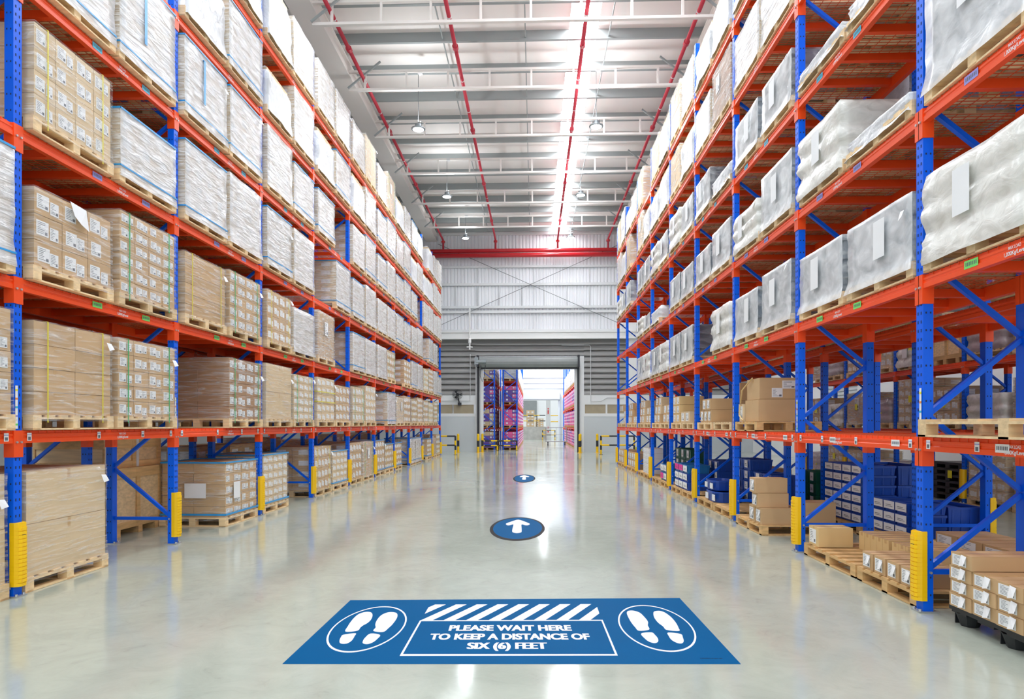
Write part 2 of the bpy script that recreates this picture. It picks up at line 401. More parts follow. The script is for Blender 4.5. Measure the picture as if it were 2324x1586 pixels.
# wall fan
fn = thing('wall_fan', 'black wall fan on its bracket above the tan window panes', 'fan', (-4.43, YW-.25, 3.33))
m = MB()
for r in (.08, .16, .23, .29):
    m.tube([(r*math.cos(t*math.pi/12), -.12+(.29-r)*-.25, r*math.sin(t*math.pi/12)) for t in range(25)], .008, 4)
for t in range(24):
    a = t*math.pi/12
    m.tube([(.05*math.cos(a), -.18, .05*math.sin(a)), (.29*math.cos(a), -.12, .29*math.sin(a)), (.2*math.cos(a), 0, .2*math.sin(a))], .005, 4)
O('cage', m.mesh('cage', ['rail_black']), fn)
for t in range(3):
    a = t*2.094
    m = MB().poly([(.03*math.cos(a), -.1, .03*math.sin(a)), (.25*math.cos(a-.35), -.12, .25*math.sin(a-.35)), (.26*math.cos(a+.35), -.06, .26*math.sin(a+.35))])
    O('blade', m.mesh('blade', ['rail_black']), fn)
O('motor', MB().tube([(0,-.1,0),(0,.12,0)], .09, 10).mesh('motor', ['rail_black']), fn)
O('bracket', MB().bar((0,.05,-.1),(.08,.1,-.48), .05,.05).box(0,.2,.05,.24,-.62,-.46).mesh('bracket', ['rail_black']), fn)
# high-bay lamps
glow = MB().lathe([(.165, -.005), (.165, 0)], 24).mesh('lens', ['lamp_glow'])
hous = MB().lathe([(.17, .0), (.215, .01), (.215, .035), (.15, .07), (.10, .09), (.10, .17), (.06, .19), (.02, .2)], 24).mesh('housing', ['lamp_housing'])
hook = MB().tube([(-.02,0,.2),(.08,0,.26),(.1,0,.18),(.1,0,.1)], .008, 6).mesh('cable_loop', ['wire_dark'])
li = bpy.data.lights.new('high_bay_light', 'AREA'); li.shape = 'DISK'; li.size = .34; li.energy = LAMP_W; li.color = (.90, .965, 1.0)
lu = bpy.data.lights.new('added_uplight', 'AREA'); lu.shape = 'DISK'; lu.size = .4; lu.energy = 30; lu.color = (.92, .97, 1.0)  # upward light added above each lamp to brighten the ceiling
rows = [(20.3, 10.7, 'first row under the roof'), (27.0, 10.93, 'middle row under the roof'), (34.3, 11.28, 'row close to the far wall'), (13.4, 10.7, 'row ahead of the roof edge'), (6.6, 10.7, 'row over the floor sign'), (-.4, 10.7, 'row over the near aisle')]
for y, z, nm in rows:
    for x, sd in ((-3.57, 'carton rack side'), (1.9, 'rooflight side')):
        t = thing('high_bay_lamp', 'round lit high bay lamp, %s, %s' % (nm, sd), 'lamp', (x, y, z), group='high bay lamps')
        O('lens', glow, t); O('housing', hous, t); O('cable_loop', hook, t)
        O('wire', MB().tube([(0,0,.2),(0,0,12.42-z)], .008, 6).mesh('wire', ['wire_dark']), t)
        O('junction_box', MB().box(-.01,.13,-.07,.05,12.40-z,12.48-z).mesh('junction_box', ['conduit']), t)
        l = bpy.data.objects.new('high_bay_light', li); COL.objects.link(l); l.parent = t; l.location = (0,0,-.02)
        l = bpy.data.objects.new('added_uplight', lu); COL.objects.link(l); l.parent = t; l.location = (0,0,.24); l.rotation_euler = (math.pi, 0, 0)

# ================================================================== RACKS
LEV_L = [1.54, 2.965, 4.38, 5.79, 7.14, 8.5]
LEV_R = [1.49, 2.87, 4.28, 5.66, 6.96, 8.27]
YL = [3.2, 5.99, 8.71, 11.47, 14.23, 17.03, 19.81, 22.6, 25.4, 28.2, 31.05, 33.85]
YR = [3.13, 5.78, 8.43, 11.08, 13.70, 16.25, 18.82, 21.35, 23.88, 26.4]
FL, FR = 4.80, 3.305
PW, PD = .085, .10        # post: across the aisle direction, along the aisle
def post_mesh(sg, H, d0, name='post'):
    """post at depth d0..d0+PW from the aisle face, with punched slots"""
    m = MB().box(sg*d0, sg*(d0+PW), -PD/2, PD/2, 0.012, H)
    k = int(H/.075)
    for i in range(2, k):
        z = i*.075
        for yy in (-.022, .022):
            xx = sg*(d0-.0012) if d0 < .5 else sg*(d0+PW+.0012)
            m.poly([(xx, yy-.007, z-.013), (xx, yy+.007, z-.013), (xx, yy+.007, z+.013), (xx, yy-.007, z+.013)], 1)
        if i % 2 == 0:
            for xx in (d0+.025, d0+.062):
                m.poly([(sg*(xx-.006), -PD/2-.0012, z-.008), (sg*(xx+.006), -PD/2-.0012, z-.008), (sg*(xx+.006), -PD/2-.0012, z+.008), (sg*(xx-.006), -PD/2-.0012, z+.008)], 1)
    return m
def frame_meshes(sg, H, D=.84):
    def mk():
        a = post_mesh(sg, H, 0); b = post_mesh(sg, H, D)
        off = len(a.v); a.v += b.v; a.f += [[i+off for i in f] for f in b.f]; a.m += b.m
        posts = a.mesh('upright_frame', ['blue_paint', 'hole_dark'])
        br = []
        x0, x1 = sg*PW, sg*D
        def c(p, q): return MB().bar(p, q, .04, .045, 0, up=(0,1,0)).mesh('brace', ['blue_paint'])
        br.append(c((x0,0,.34), (x1,0,.34)))
        z = .38; s = 0
        while z + .65 < H - .1:
            p, q = ((x0,0,z), (x1,0,z+.62)) if s == 0 else ((x1,0,z), (x0,0,z+.62))
            br.append(c(p, q)); z += .66; s = 1-s
        br.append(c((x0,0,H-.12), (x1,0,H-.12)))
        pl = MB().box(sg*-.04, sg*.125, -.066, .066, 0, .012).tube([(sg*-.024,-.045,.012),(sg*-.024,-.045,.03)], .012, 6).tube([(sg*-.024,.045,.012),(sg*-.024,.045,.03)], .012, 6).mesh('foot_plate', ['steel'])
        bolt = MB().tube([(sg*.04, -.052, .34), (sg*.04, -.062, .34)], .012, 8).mesh('bolt', ['steel'])
        return posts, br, pl, bolt
    return cached(('frame', sg, round(H,2), D), mk)
def beam_mesh(sg, L, front=True):
    def mk():
        # stepped box beam profile, local origin: aisle face, top z=0, y 0..L between post centres
        s = sg
        pr = [(-.004,-.115),(-.004,-.075),(.004,-.068),(.004,-.052),(-.002,-.045),(-.002,-.028),(.016,-.026),(.016,0),(.05,0),(.05,-.115)]
        a = PD/2
        m = MB().extrude([(s*p[0], a, p[1]) for p in pr], (0, L-2*a, 0))
        for y in (0, L):                                # end connectors hooked over the posts
            y0, y1 = (y-.004, y+a+.006) if y == 0 else (y-a-.006, y+.004)
            m.box(s*-.010, s*(PW+.002), y0, y1, -.245, .004)
            m.tube([(s*-.010, (y0+y1)/2, -.105), (s*-.022, (y0+y1)/2, -.105)], .011, 6, 1)
        return m.mesh('load_beam', ['orange_paint', 'steel'])
    return cached(('beam', sg, round(L,2)), mk)
def deck_mesh(sg, L, D=.84):
    def mk():
        m = MB(); a = .05
        ny = int((L-2*a)/.055)
        for i in range(ny+1):
            y = a + .01 + i*(L-2*a-.02)/ny
            m.box(sg*.012, sg*(D+.075), y-.0025, y+.0025, -.001, .004)
            if i % 2 == 0: m.box(sg*.010, sg*.015, y-.003, y+.003, -.03, .004)
        for i in range(9):
            x = .03 + i*(D+.02)/8
            m.box(sg*(x-.0025), sg*(x+.0025), a, L-a, -.006, -.001)
        return m.mesh('wire_deck', ['wire_orange'])
    return cached(('deck', sg, round(L,2), D), mk)
def support_mesh(sg, D=.84):
    return cached(('sup', sg, D), lambda: MB().box(sg*.052, sg*(D+.035), -.03, .03, -.085, -.008).mesh('deck_support', ['orange_paint']))
def sticker(sg, col, w=.16, h=.062):
    def mk():
        x = sg*-.0065
        m = MB().poly([(x,-w/2,0),(x,w/2,0),(x,w/2,h),(x,-w/2,h)])
        x = sg*-.0075
        if w > .1:
            for i in range(7):
                y = -w*.36 + i*w*.12
                m.poly([(x,y-.005,h*.3),(x,y+.005,h*.3),(x,y+.005,h*.75),(x,y-.005,h*.75)], 1)
        else:
            m.poly([(x,-w*.3,h*.1),(x,w*.3,h*.1),(x,w*.3,h*.5),(x,-w*.3,h*.5)], 1)
            m.poly([(x,-w/2,h*.72),(x,w/2,h*.72),(x,w/2,h*.8),(x,-w/2,h*.8)], 2)
        return m.mesh('location_sticker', [col, 'print', 'label_purple'])
    return cached(('stick', sg, col, w, h), mk)
def rack(name, label, sg, face, Ys, levs, H, D=.84, front=True, lv_from=None, group=None, skip=()):
    root = thing(name, label, 'rack', (sg*face, 0, 0), 0, group)
    posts, br, pl, bolt = frame_meshes(sg, H, D)
    for i, y in enumerate(Ys):
        f = O('upright_frame', posts, root, (0, y, 0))
        for b in br: O('brace', b, f)
        O('foot_plate', pl, f); O('foot_plate', pl, f, (sg*D, 0, 0))
        if front and i < 6: O('bolt', bolt, f, (sg*.022, 0, 0))
        if front and y < 12:
            m = MB().poly([(sg*-.006,-.035,levs[0]+.02),(sg*-.006,-.004,levs[0]+.02),(sg*-.006,-.004,levs[0]+.42),(sg*-.006,-.035,levs[0]+.42)])
            for k, c in enumerate((1,2,3,4,5)):
                z = levs[0]+.05+k*.08
                m.poly([(sg*-.007,-.035,z),(sg*-.007,-.004,z),(sg*-.007,-.004,z+.018),(sg*-.007,-.035,z+.018)], c)
            O('level_strip', m.mesh('level_strip', ['paper','label_green','label_purple','label_cyan','label_orange','label_yellow']), f)
    rot = Matrix(((0, 0, 1), (1, 0, 0), (0, 1, 0))) if sg < 0 else Matrix(((0, 0, -1), (-1, 0, 0), (0, 1, 0)))
    for b in range(len(Ys)-1):
        L = Ys[b+1]-Ys[b]
        for k, z in enumerate(levs):
            if (b, k) in skip: continue
            s = O('shelf', deck_mesh(sg, L, D), root, (0, Ys[b], z))
            s['label'] = 'orange wire mesh shelf deck'
            O('load_beam', beam_mesh(sg, L), s)
            o = O('load_beam', beam_mesh(-sg, L), s, (sg*(D+PW), 0, 0))
            for t in (.2, .4, .6, .8): O('deck_support', support_mesh(sg, D), s, (0, L*t, 0))
            if front:
                col = ['paper', 'label_green', 'label_purple', 'label_cyan'][k] if k < 4 else None
                if col == 'paper':
                    for t in (.05, .42, .72, .95): O('location_sticker', sticker(sg, col, .055, .075), s, (0, L*t, -.095))
                    if sg > 0 and b < 4:
                        for t in (.14, .62): O('location_sticker', sticker(sg, col, .14, .06), s, (0, L*t, -.09))
                elif col:
                    for t in (.41, .745): O('location_sticker', sticker(sg, col), s, (0, L*t, -.085))
                if b < 6:
                    tm = text_mesh('1,000Kg/Level', .038, 'sign_white', .20, .02)
                    tl = O('lettering', tm, s); tl.matrix_local = Matrix.Translation((sg*-.0065, L*.575, -.108)) @ rot.to_4x4()
                    tm = text_mesh('MAX LOAD', .024, 'sign_white', .12, .01)
                    tl = O('lettering', tm, s); tl.matrix_local = Matrix.Translation((sg*-.005, L*.575, -.058)) @ rot.to_4x4()
    return root
rack('pallet_rack', 'tall blue and orange pallet rack filled with wrapped cartons along the left aisle side', -1, FL, YL, LEV_L, 9.75)
rack('pallet_rack', 'tall blue and orange pallet rack with grey totes and blue bins, right aisle side', 1, FR, YR, LEV_R, 9.4)
rack('pallet_rack', 'blue and orange rack standing back to back behind the carton rack', -1, 5.98, YL[:9], LEV_L[:5], 9.6, front=False)
rack('pallet_rack', 'blue and orange rack standing back to back behind the tote rack', 1, 4.75, YR, LEV_R, 9.3, front=False, skip={(b,0) for b in range(0)})
rack('pallet_rack', 'single rack beyond the second aisle, seen through the tote rack', 1, 8.7, YR[2:8], LEV_R[:3], 5.4, front=False)

# post guards
def guard_mesh(sg):
    def mk():
        m = MB()
        H0, H1 = .10, .69; n = 16
        for i in range(n):
            z0 = H0 + (H1-H0)*i/n; z1 = H0 + (H1-H0)*(i+1)/n - .006
            e = .0 if i in (0, n-1) else .006
            pr = [(-.012, -.062), (.03, -.062), (.03, -.0535), (-.008, -.0535), (-.008, .0535), (.03, .0535), (.03, .062), (-.012, .062), (-.045-e, .05), (-.058-e, .025), (-.058-e, -.025), (-.045-e, -.05)]
            m.extrude([(sg*p[0], p[1], z0) for p in pr], (0, 0, z1-z0))
            pr2 = [(sg*(p[0]+(.007 if p[0] < -.02 else 0)), p[1]*.98, z1) for p in pr]
            m.extrude(pr2, (0, 0, .0065))
        return m.mesh('post_guard', ['yellow_plastic'])
    return cached(('guard', sg), mk)
def guard_parts(sg, g):
    O('badge', cached(('badge', sg), lambda: MB().box(sg*-.0635, sg*-.06, -.022, .022, .565, .585).mesh('badge', ['black_plastic'])), g)
    for z in (.63, .15):
        O('strap_slot', cached(('slot', sg, z), lambda: MB().box(sg*-.0635, sg*-.06, -.03, .03, z-.008, z+.008).mesh('strap_slot', ['label_orange'])), g)
ORD = ['first','second','third','fourth','fifth','sixth','seventh','eighth','ninth','tenth','eleventh','twelfth']
for i, y in enumerate(YL[1:]):
    g = O('post_guard', guard_mesh(-1), None, (-FL+.0015, y, 0)); guard_parts(-1, g)
    tag(g, 'yellow plastic guard clipped low on the %s post of the carton rack' % ORD[i], 'post guard', 'post guards on the carton rack')
for i, y in enumerate(YR[1:]):
    g = O('post_guard', guard_mesh(1), None, (FR-.0015, y, 0)); guard_parts(1, g)
    tag(g, 'yellow plastic guard clipped low on the %s post of the tote rack' % ORD[i], 'post guard', 'post guards on the tote rack')
for i, y in enumerate(YR[2:7]):
    g = O('post_guard', guard_mesh(-1), None, (4.75+.925, y, 0))
    tag(g, 'yellow guard facing the second aisle, %s of those behind the tote rack' % ORD[i], 'post guard', 'post guards in the second aisle')
for i, y in enumerate(YR[3:8]):
    g = O('post_guard', guard_mesh(1), None, (8.7, y, 0))
    tag(g, 'yellow guard on the single rack across the second aisle, %s one' % ORD[i], 'post guard', 'post guards in the second aisle')

# ================================================================== PALLETS AND LOADS
PH = .145
def pallet_mesh(W, D, mt='wood'):
    """W along y, D along x (x: 0 at the aisle face, going to -D)"""
    def mk():
        m = MB()
        for i in range(3):
            y = [-W/2, -.05, W/2-.1][i]
            m.box(0, -D, y, y+.1, 0, .018)
            for x in (0, -D/2+.05, -D+.1): m.box(x, x-.1, y-.01*(i==2), y+.1+.01*(i==0), .018, .105)
        for x in (0, -D/2+.05, -D+.1): m.box(x, x-.1, -W/2, W/2, .105, .125)
        for x in (0, -D+.1): m.box(x, x-.1, -W/2, W/2, 0.001, .0175)
        k = 7
        for i in range(k):
            y0 = -W/2 + i*(W-.11)/(k-1); m.box(0, -D, y0, y0+.11, .125, PH)
        return m.mesh('pallet', [mt])
    return cached(('pal', round(W,2), round(D,2), mt), mk)
def shell(W, D, z0, z1, nz, amp, seed, mt, name='stretch_wrap', off=.012, dome=0.0, bulge=None, flare=0.0, side=None):
    """wrinkled skin round a load: x 0..-D, y -W/2..W/2"""
    def mk():
        r = random.Random(seed); m = MB()
        nw, nd_ = 9, 7
        per = []
        for i in range(nw): per.append((0, -W/2 + W*i/nw, 1, 0))
        for i in range(nd_): per.append((-D*i/nd_, W/2, 0, 1))
        for i in range(nw): per.append((-D, W/2 - W*i/nw, -1, 0))
        for i in range(nd_): per.append((-D + D*i/nd_, -W/2, 0, -1))
        n = len(per); cx = -D/2
        ph = [r.uniform(0, 6.28) for _ in range(6)]
        for k in range(nz+1):
            t = k/nz; z = z0 + (z1-z0)*t
            bl = bulge(t) if bulge else 0.0
            fl = flare*max(0, .18-t)/.18
            for (x, y, nx, ny) in per:
                a = amp*(r.uniform(-.35, .6) + .6*math.sin(7*y+3*x+ph[0]+5*t)*math.sin(9*t+ph[1]))
                o = off + max(-off*.6, a) + bl + fl
                sx = 1 - dome*max(0, t-.75)/.25*.22
                px = cx + (x-cx)*sx; py = y*sx
                dx = (1 if x > cx else -1)*o; dy = (1 if y > 0 else -1)*o
                zz = z - (dome*.06*r.random() if t > .85 else 0)
                m.v.append((px + (dx if nx else dx*min(1, abs(x-cx)/(D/2))), py + (dy if ny else dy*min(1, abs(y)/(W/2))), zz))
        for k in range(nz):
            for i in range(n):
                j = (i+1) % n
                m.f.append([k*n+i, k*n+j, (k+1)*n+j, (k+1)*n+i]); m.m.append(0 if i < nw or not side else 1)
        c = len(m.v); m.v.append((cx, 0, z1+.01+dome*.05))
        for i in range(n):
            m.f.append([nz*n+i, nz*n+(i+1) % n, c]); m.m.append(0)
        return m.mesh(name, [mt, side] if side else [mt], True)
    return cached(('shell', side, round(W,2), round(D,2), round(z0,3), round(z1,2), nz, amp, seed, mt, off, dome, flare, bulge.__name__ if bulge else 0), mk)
def ring(W, D, z, h, mt, off=.022):
    def mk():
        m = MB(); o = off
        m.box(o, o-.004, -W/2-o, W/2+o, z, z+h).box(-D-o, -D-o+.004, -W/2-o, W/2+o, z, z+h)
        m.box(o, -D-o, -W/2-o, -W/2-o+.004, z, z+h).box(o, -D-o, W/2+o-.004, W/2+o, z, z+h)
        return m.mesh('blue_band', [mt])
    return cached(('ring', round(W,2), round(D,2), round(z,2), h, mt, off), mk)
def vstrap(W, z0, z1, y, mt, off=.016, w=.014):
    return cached(('vs', round(z0,2), round(z1,2), round(y,3), mt, off, w), lambda: MB().box(off, off+.003, y-w/2, y+w/2, z0, z1).box(off, -.3, y-w/2, y+w/2, z1, z1+.003).mesh('strap', [mt]))
def label_mesh(w, h, seed=0, lines=True):
    def mk():
        r = random.Random(seed)
        m = MB().box(0, .0015, -w/2, w/2, -h/2, h/2)
        if lines:
            z = h*.36
            while z > -h*.38:
                ln = r.uniform(.25, .8)
                m.poly([(.002, -w*.4, z), (.002, -w*.4+w*.8*ln, z), (.002, -w*.4+w*.8*ln, z+h*.035), (.002, -w*.4, z+h*.035)], 1)
                z -= h*.12
            m.poly([(.002, w*.18, -h*.4), (.002, w*.4, -h*.4), (.002, w*.4, -h*.2), (.002, w*.18, -h*.2)], 1)
        return m.mesh('label', ['paper', 'print'])
    return cached(('lab', w, h, seed, lines), mk)
def carton_mesh(dx, dy, dz, mt, tape=True):
    def mk():
        m = MB().box(0, -dx, -dy/2, dy/2, 0, dz)
        if tape: m.box(.0008, -dx-.0008, -.022, .022, dz*.8, dz+.0008, 1).box(.0008,-dx-.0008,-dy/2-.0008,dy/2+.0008,dz*.995,dz-.002,1)
        return m.mesh('carton', [mt, 'tape'])
    return cached(('ctn', round(dx,3), round(dy,3), round(dz,3), mt, tape), mk)
def stack_mesh(W, D, H, cols, rows, mt, labels, seed):
    """cartons as one simple stack, for loads far off or hidden under film"""
    def mk():
        r = random.Random(seed); m = MB(); g = .004
        cw, ch = W/cols, H/rows; nd_ = max(2, round(D/.45)); cd = D/nd_
        for k in range(rows):
            for j in range(cols):
                j0 = r.uniform(-.006, .002)
                for i in range(nd_):
                    m.box(j0-g-i*cd, j0-(i+1)*cd+g, -W/2+j*cw+g, -W/2+(j+1)*cw-g, PH+k*ch+g*.5, PH+(k+1)*ch-g*.5)
                    if labels and (i == 0):
                        y0 = -W/2+j*cw+cw*.16; lw = cw*r.uniform(.36, .46)
                        z0 = PH+k*ch+ch*r.uniform(.18, .28); lh = ch*.5
                        m.box(j0-g, j0-g+.0015, y0, y0+lw, z0, z0+lh, 1)
                        if labels > 1:
                            y1 = y0+lw+.01; z1 = z0-ch*r.uniform(.02,.14)
                            m.box(j0-g, j0-g+.002, y1, y1+cw*.26, z1, z1+ch*.46, 1)
                if labels:
                    for i in range(nd_):
                        for sy in (-1, 1):
                            xm = -(i+.5)*cd; yy = sy*(W/2-g)
                            if j == (0 if sy < 0 else cols-1):
                                m.box(xm-cd*.22, xm+cd*.22, yy, yy+sy*.0015, PH+k*ch+ch*.3, PH+k*ch+ch*.75, 1)
        return m.mesh('carton_stack', [mt, 'paper'])
    return cached(('stack', round(W,2), round(D,2), round(H,2), cols, rows, mt, labels, seed), mk)
def tote_mesh(W, D, h, mt):
    def mk():
        m = MB()
        m.box(-.02, -D+.02, -W/2+.02, W/2-.02, 0, h-.05)
        m.box(0, -D, -W/2, W/2, h-.05, h-.004)
        k = 5
        for i in range(k):
            y = -W/2+.05 + i*(W-.1)/(k-1)
            m.box(-.005, -.03, y-.012, y+.012, .0, h-.05); m.box(-D+.005, -D+.03, y-.012, y+.012, .0, h-.05)
        for i in range(3):
            x = -.08 - i*(D-.16)/2
            for s in (-1, 1): m.box(x-.012, x+.012, s*(W/2-.03), s*(W/2-.005), 0, h-.05)
        return m.mesh('tote', [mt])
    return cached(('tote', round(W,2), round(D,2), round(h,2), mt), mk)
def rims(t): return .022*max(0, 1-abs(((t*3) % 1.0)-.97)/.12)
def waves(t): return .03*abs(math.sin(t*3*math.pi))
def tag_mesh(seed):
    def mk():
        r = random.Random(seed); m = MB()
        p = [(.018,-.035,.045),(.024,.035,.04),(.055,.046,-.025),(.045,-.024,-.042)]
        m.extrude(p, (.0015,0,.001)); return m.mesh('paper_tag', ['paper'])
    return cached(('tag', seed), mk)
LOOK = {
 'label': ['brown cartons with white labels', 'labelled cartons in clear film', 'small white-labelled cartons'],
 'brown': ['plain cartons in shiny film', 'brown cartons wrapped in film', 'unmarked brown cartons'],
 'white': ['white-wrapped load with blue bands', 'milky load edged in blue'],
 'whiteplain': ['white film load without bands', 'tight milky white film load'],
 'tote': ['grey totes under milky film', 'grey ribbed totes in film'],
 'sack': ['wavy cream film load', 'bulging pale wrapped load'],
 'drape': ['load under a draped white sheet', 'white sheeted load'],
 'mauve': ['bulging mauve wrapped sacks'],
}
LEVN = ['floor level', 'first shelf', 'second shelf', 'third shelf', 'fourth shelf', 'fifth shelf', 'sixth shelf']
NL = 0
def load(x, y, z, sg, kind, W, D, H, where, detail=0, name='pallet_load', seed=None, strap=None, look=None, pal='wood', pch=False, cols=None, rows=None, vband=False, cmat=None):
    """sg -1: aisle face looks +x; sg 1: aisle face looks -x"""
    global NL; NL += 1
    sd = seed if seed is not None else NL
    r = random.Random(sd*31+5); v = sd % 4
    H = round(H/.05)*.05; W = math.floor(W/.02)*.02
    t = thing(name, (look or r.choice(LOOK[kind])) + ', ' + where, 'pallet load', (x, y, z+(.007 if z else .001)), 0 if sg < 0 else math.pi, 'loaded pallets on the racks')
    O('pallet', pallet_mesh(W+.02, D, pal), t, (.015, 0, 0))
    h = H - PH; W2 = W - .04; D2 = D-.05
    cols = cols or r.choice((3, 4, 4, 5)); rows = rows or max(2, round(h/.22))
    if kind in ('label', 'brown'):
        lab = 2 if kind == 'label' else 0
        cm = cmat or ('carton' if r.random() < .75 else 'carton_pale')
        if kind == 'brown' and not detail: rows = r.choice((2, 3, 4)); cols = r.choice((1, 2, 2, 3))
        if detail:
            cw, ch = W2/cols, h/rows; nd_ = 2; cd = D2/nd_; g = .004
            for k in range(rows):
                for j in range(cols):
                    for i in range(nd_):
                        c = O('carton', carton_mesh(cd-g, cw-g*2, ch-g, cm, kind == 'brown'), t, (-i*cd - r.uniform(0,.006), -W2/2+(j+.5)*cw, PH+k*ch))
                        if kind == 'label' and i == 0:
                            s = (k*7+j) % 5
                            O('label', label_mesh(round(cw*.42,3), round(ch*.56,3), s), c, (.0005, -cw*.18+r.uniform(-.01,.01), ch*.5))
                            if (k+j) % 4 != 3: O('label', label_mesh(round(cw*.3,3), round(ch*.5,3), s+5), c, (.0025, cw*.2, ch*r.uniform(.36,.5)))
        else:
            O('carton_stack', stack_mesh(W2, D2, h, cols, rows, cm, lab, v), t)
            if kind == 'brown' and r.random() < .5: O('label', label_mesh(.22, .3, v), t, (.016, r.uniform(-.2,.2), PH+h*.65))
        O('stretch_wrap', shell(W2, D2, PH*.6, H+.004, 9, .006, v, 'film_clear' if (detail or kind == 'label') else 'film_thick', flare=.012), t)
        st = strap or r.choice((None, 'strap_green', 'strap_yellow', None))
        if st and st != 'none':
            for yy in (-W2*.36, W2*.36): O('strap', vstrap(W2, PH*.5, H, yy, st), t)
    elif kind in ('white', 'whiteplain'):
        O('carton_stack', stack_mesh(W2, D2, h, cols, rows, 'carton_pale', 1, v), t)
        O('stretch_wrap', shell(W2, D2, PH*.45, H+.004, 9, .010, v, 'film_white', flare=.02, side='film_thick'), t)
        if kind == 'white':
            O('blue_band', ring(W2, D2, H-.012, .022, 'band_blue'), t); O('blue_band', ring(W2, D2, PH*1.25, .018, 'band_blue', .028), t)
        if vband: O('strap', vstrap(W2, H*.35, H*.92, -.1, 'band_blue', .03, .05), t)
    elif kind == 'tote':
        n = 3; hh = h/n; k2 = 2 if W2 > .8 else 1
        cm = cmat or 'tote_grey'
        for a in range(n):
            for b in range(k2): O('tote', tote_mesh(W2/k2-.006, D2, hh, cm), t, (0, -W2/2+(b+.5)*W2/k2, PH+a*hh))
        O('stretch_wrap', shell(W2, D2, PH*.5, H+.006, 18, .006, v, 'film_grey', bulge=rims, flare=.03, side='film_shaded'), t)  # aisle face milky as if lit, other sides given the shaded film
        O('document_pouch', label_mesh(.2, .36, v, False), t, (.045, r.uniform(-.15,.15), PH+h*.55))
    elif kind == 'sack':
        O('carton_stack', stack_mesh(W2-.10, D2-.08, h-.02, 2, 3, 'carton_cream', 0, v), t, (-.03,0,0))
        O('stretch_wrap', shell(W2-.08, D2-.06, PH*.4, H, 20, .016, v, 'film_cream', bulge=waves, flare=.035), t)
        O('document_pouch', label_mesh(.2, .36, v, False), t, (.065, r.uniform(-.15,.15), PH+h*.55))
    elif kind == 'mauve':
        O('stretch_wrap', shell(W2-.1, D2-.1, PH, H, 16, .02, v, 'film_mauve', bulge=waves, dome=.6), t)
    elif kind == 'drape':
        O('carton_stack', stack_mesh(W2-.16, D2-.12, h-.08, cols, rows, 'carton_pale', 0, v), t, (-.03,0,0))
        O('dust_sheet', shell(W2-.07, D2-.05, PH*.4, H, 12, .02, v, 'tarp', name='dust_sheet', dome=1.0, flare=.03), t)
    if pch or (r.random() < .3 and kind != 'drape' and y < 24):
        O('paper_tag', tag_mesh(v), t, (.02, W2*.42, H*r.uniform(.75,.95)))
    return t
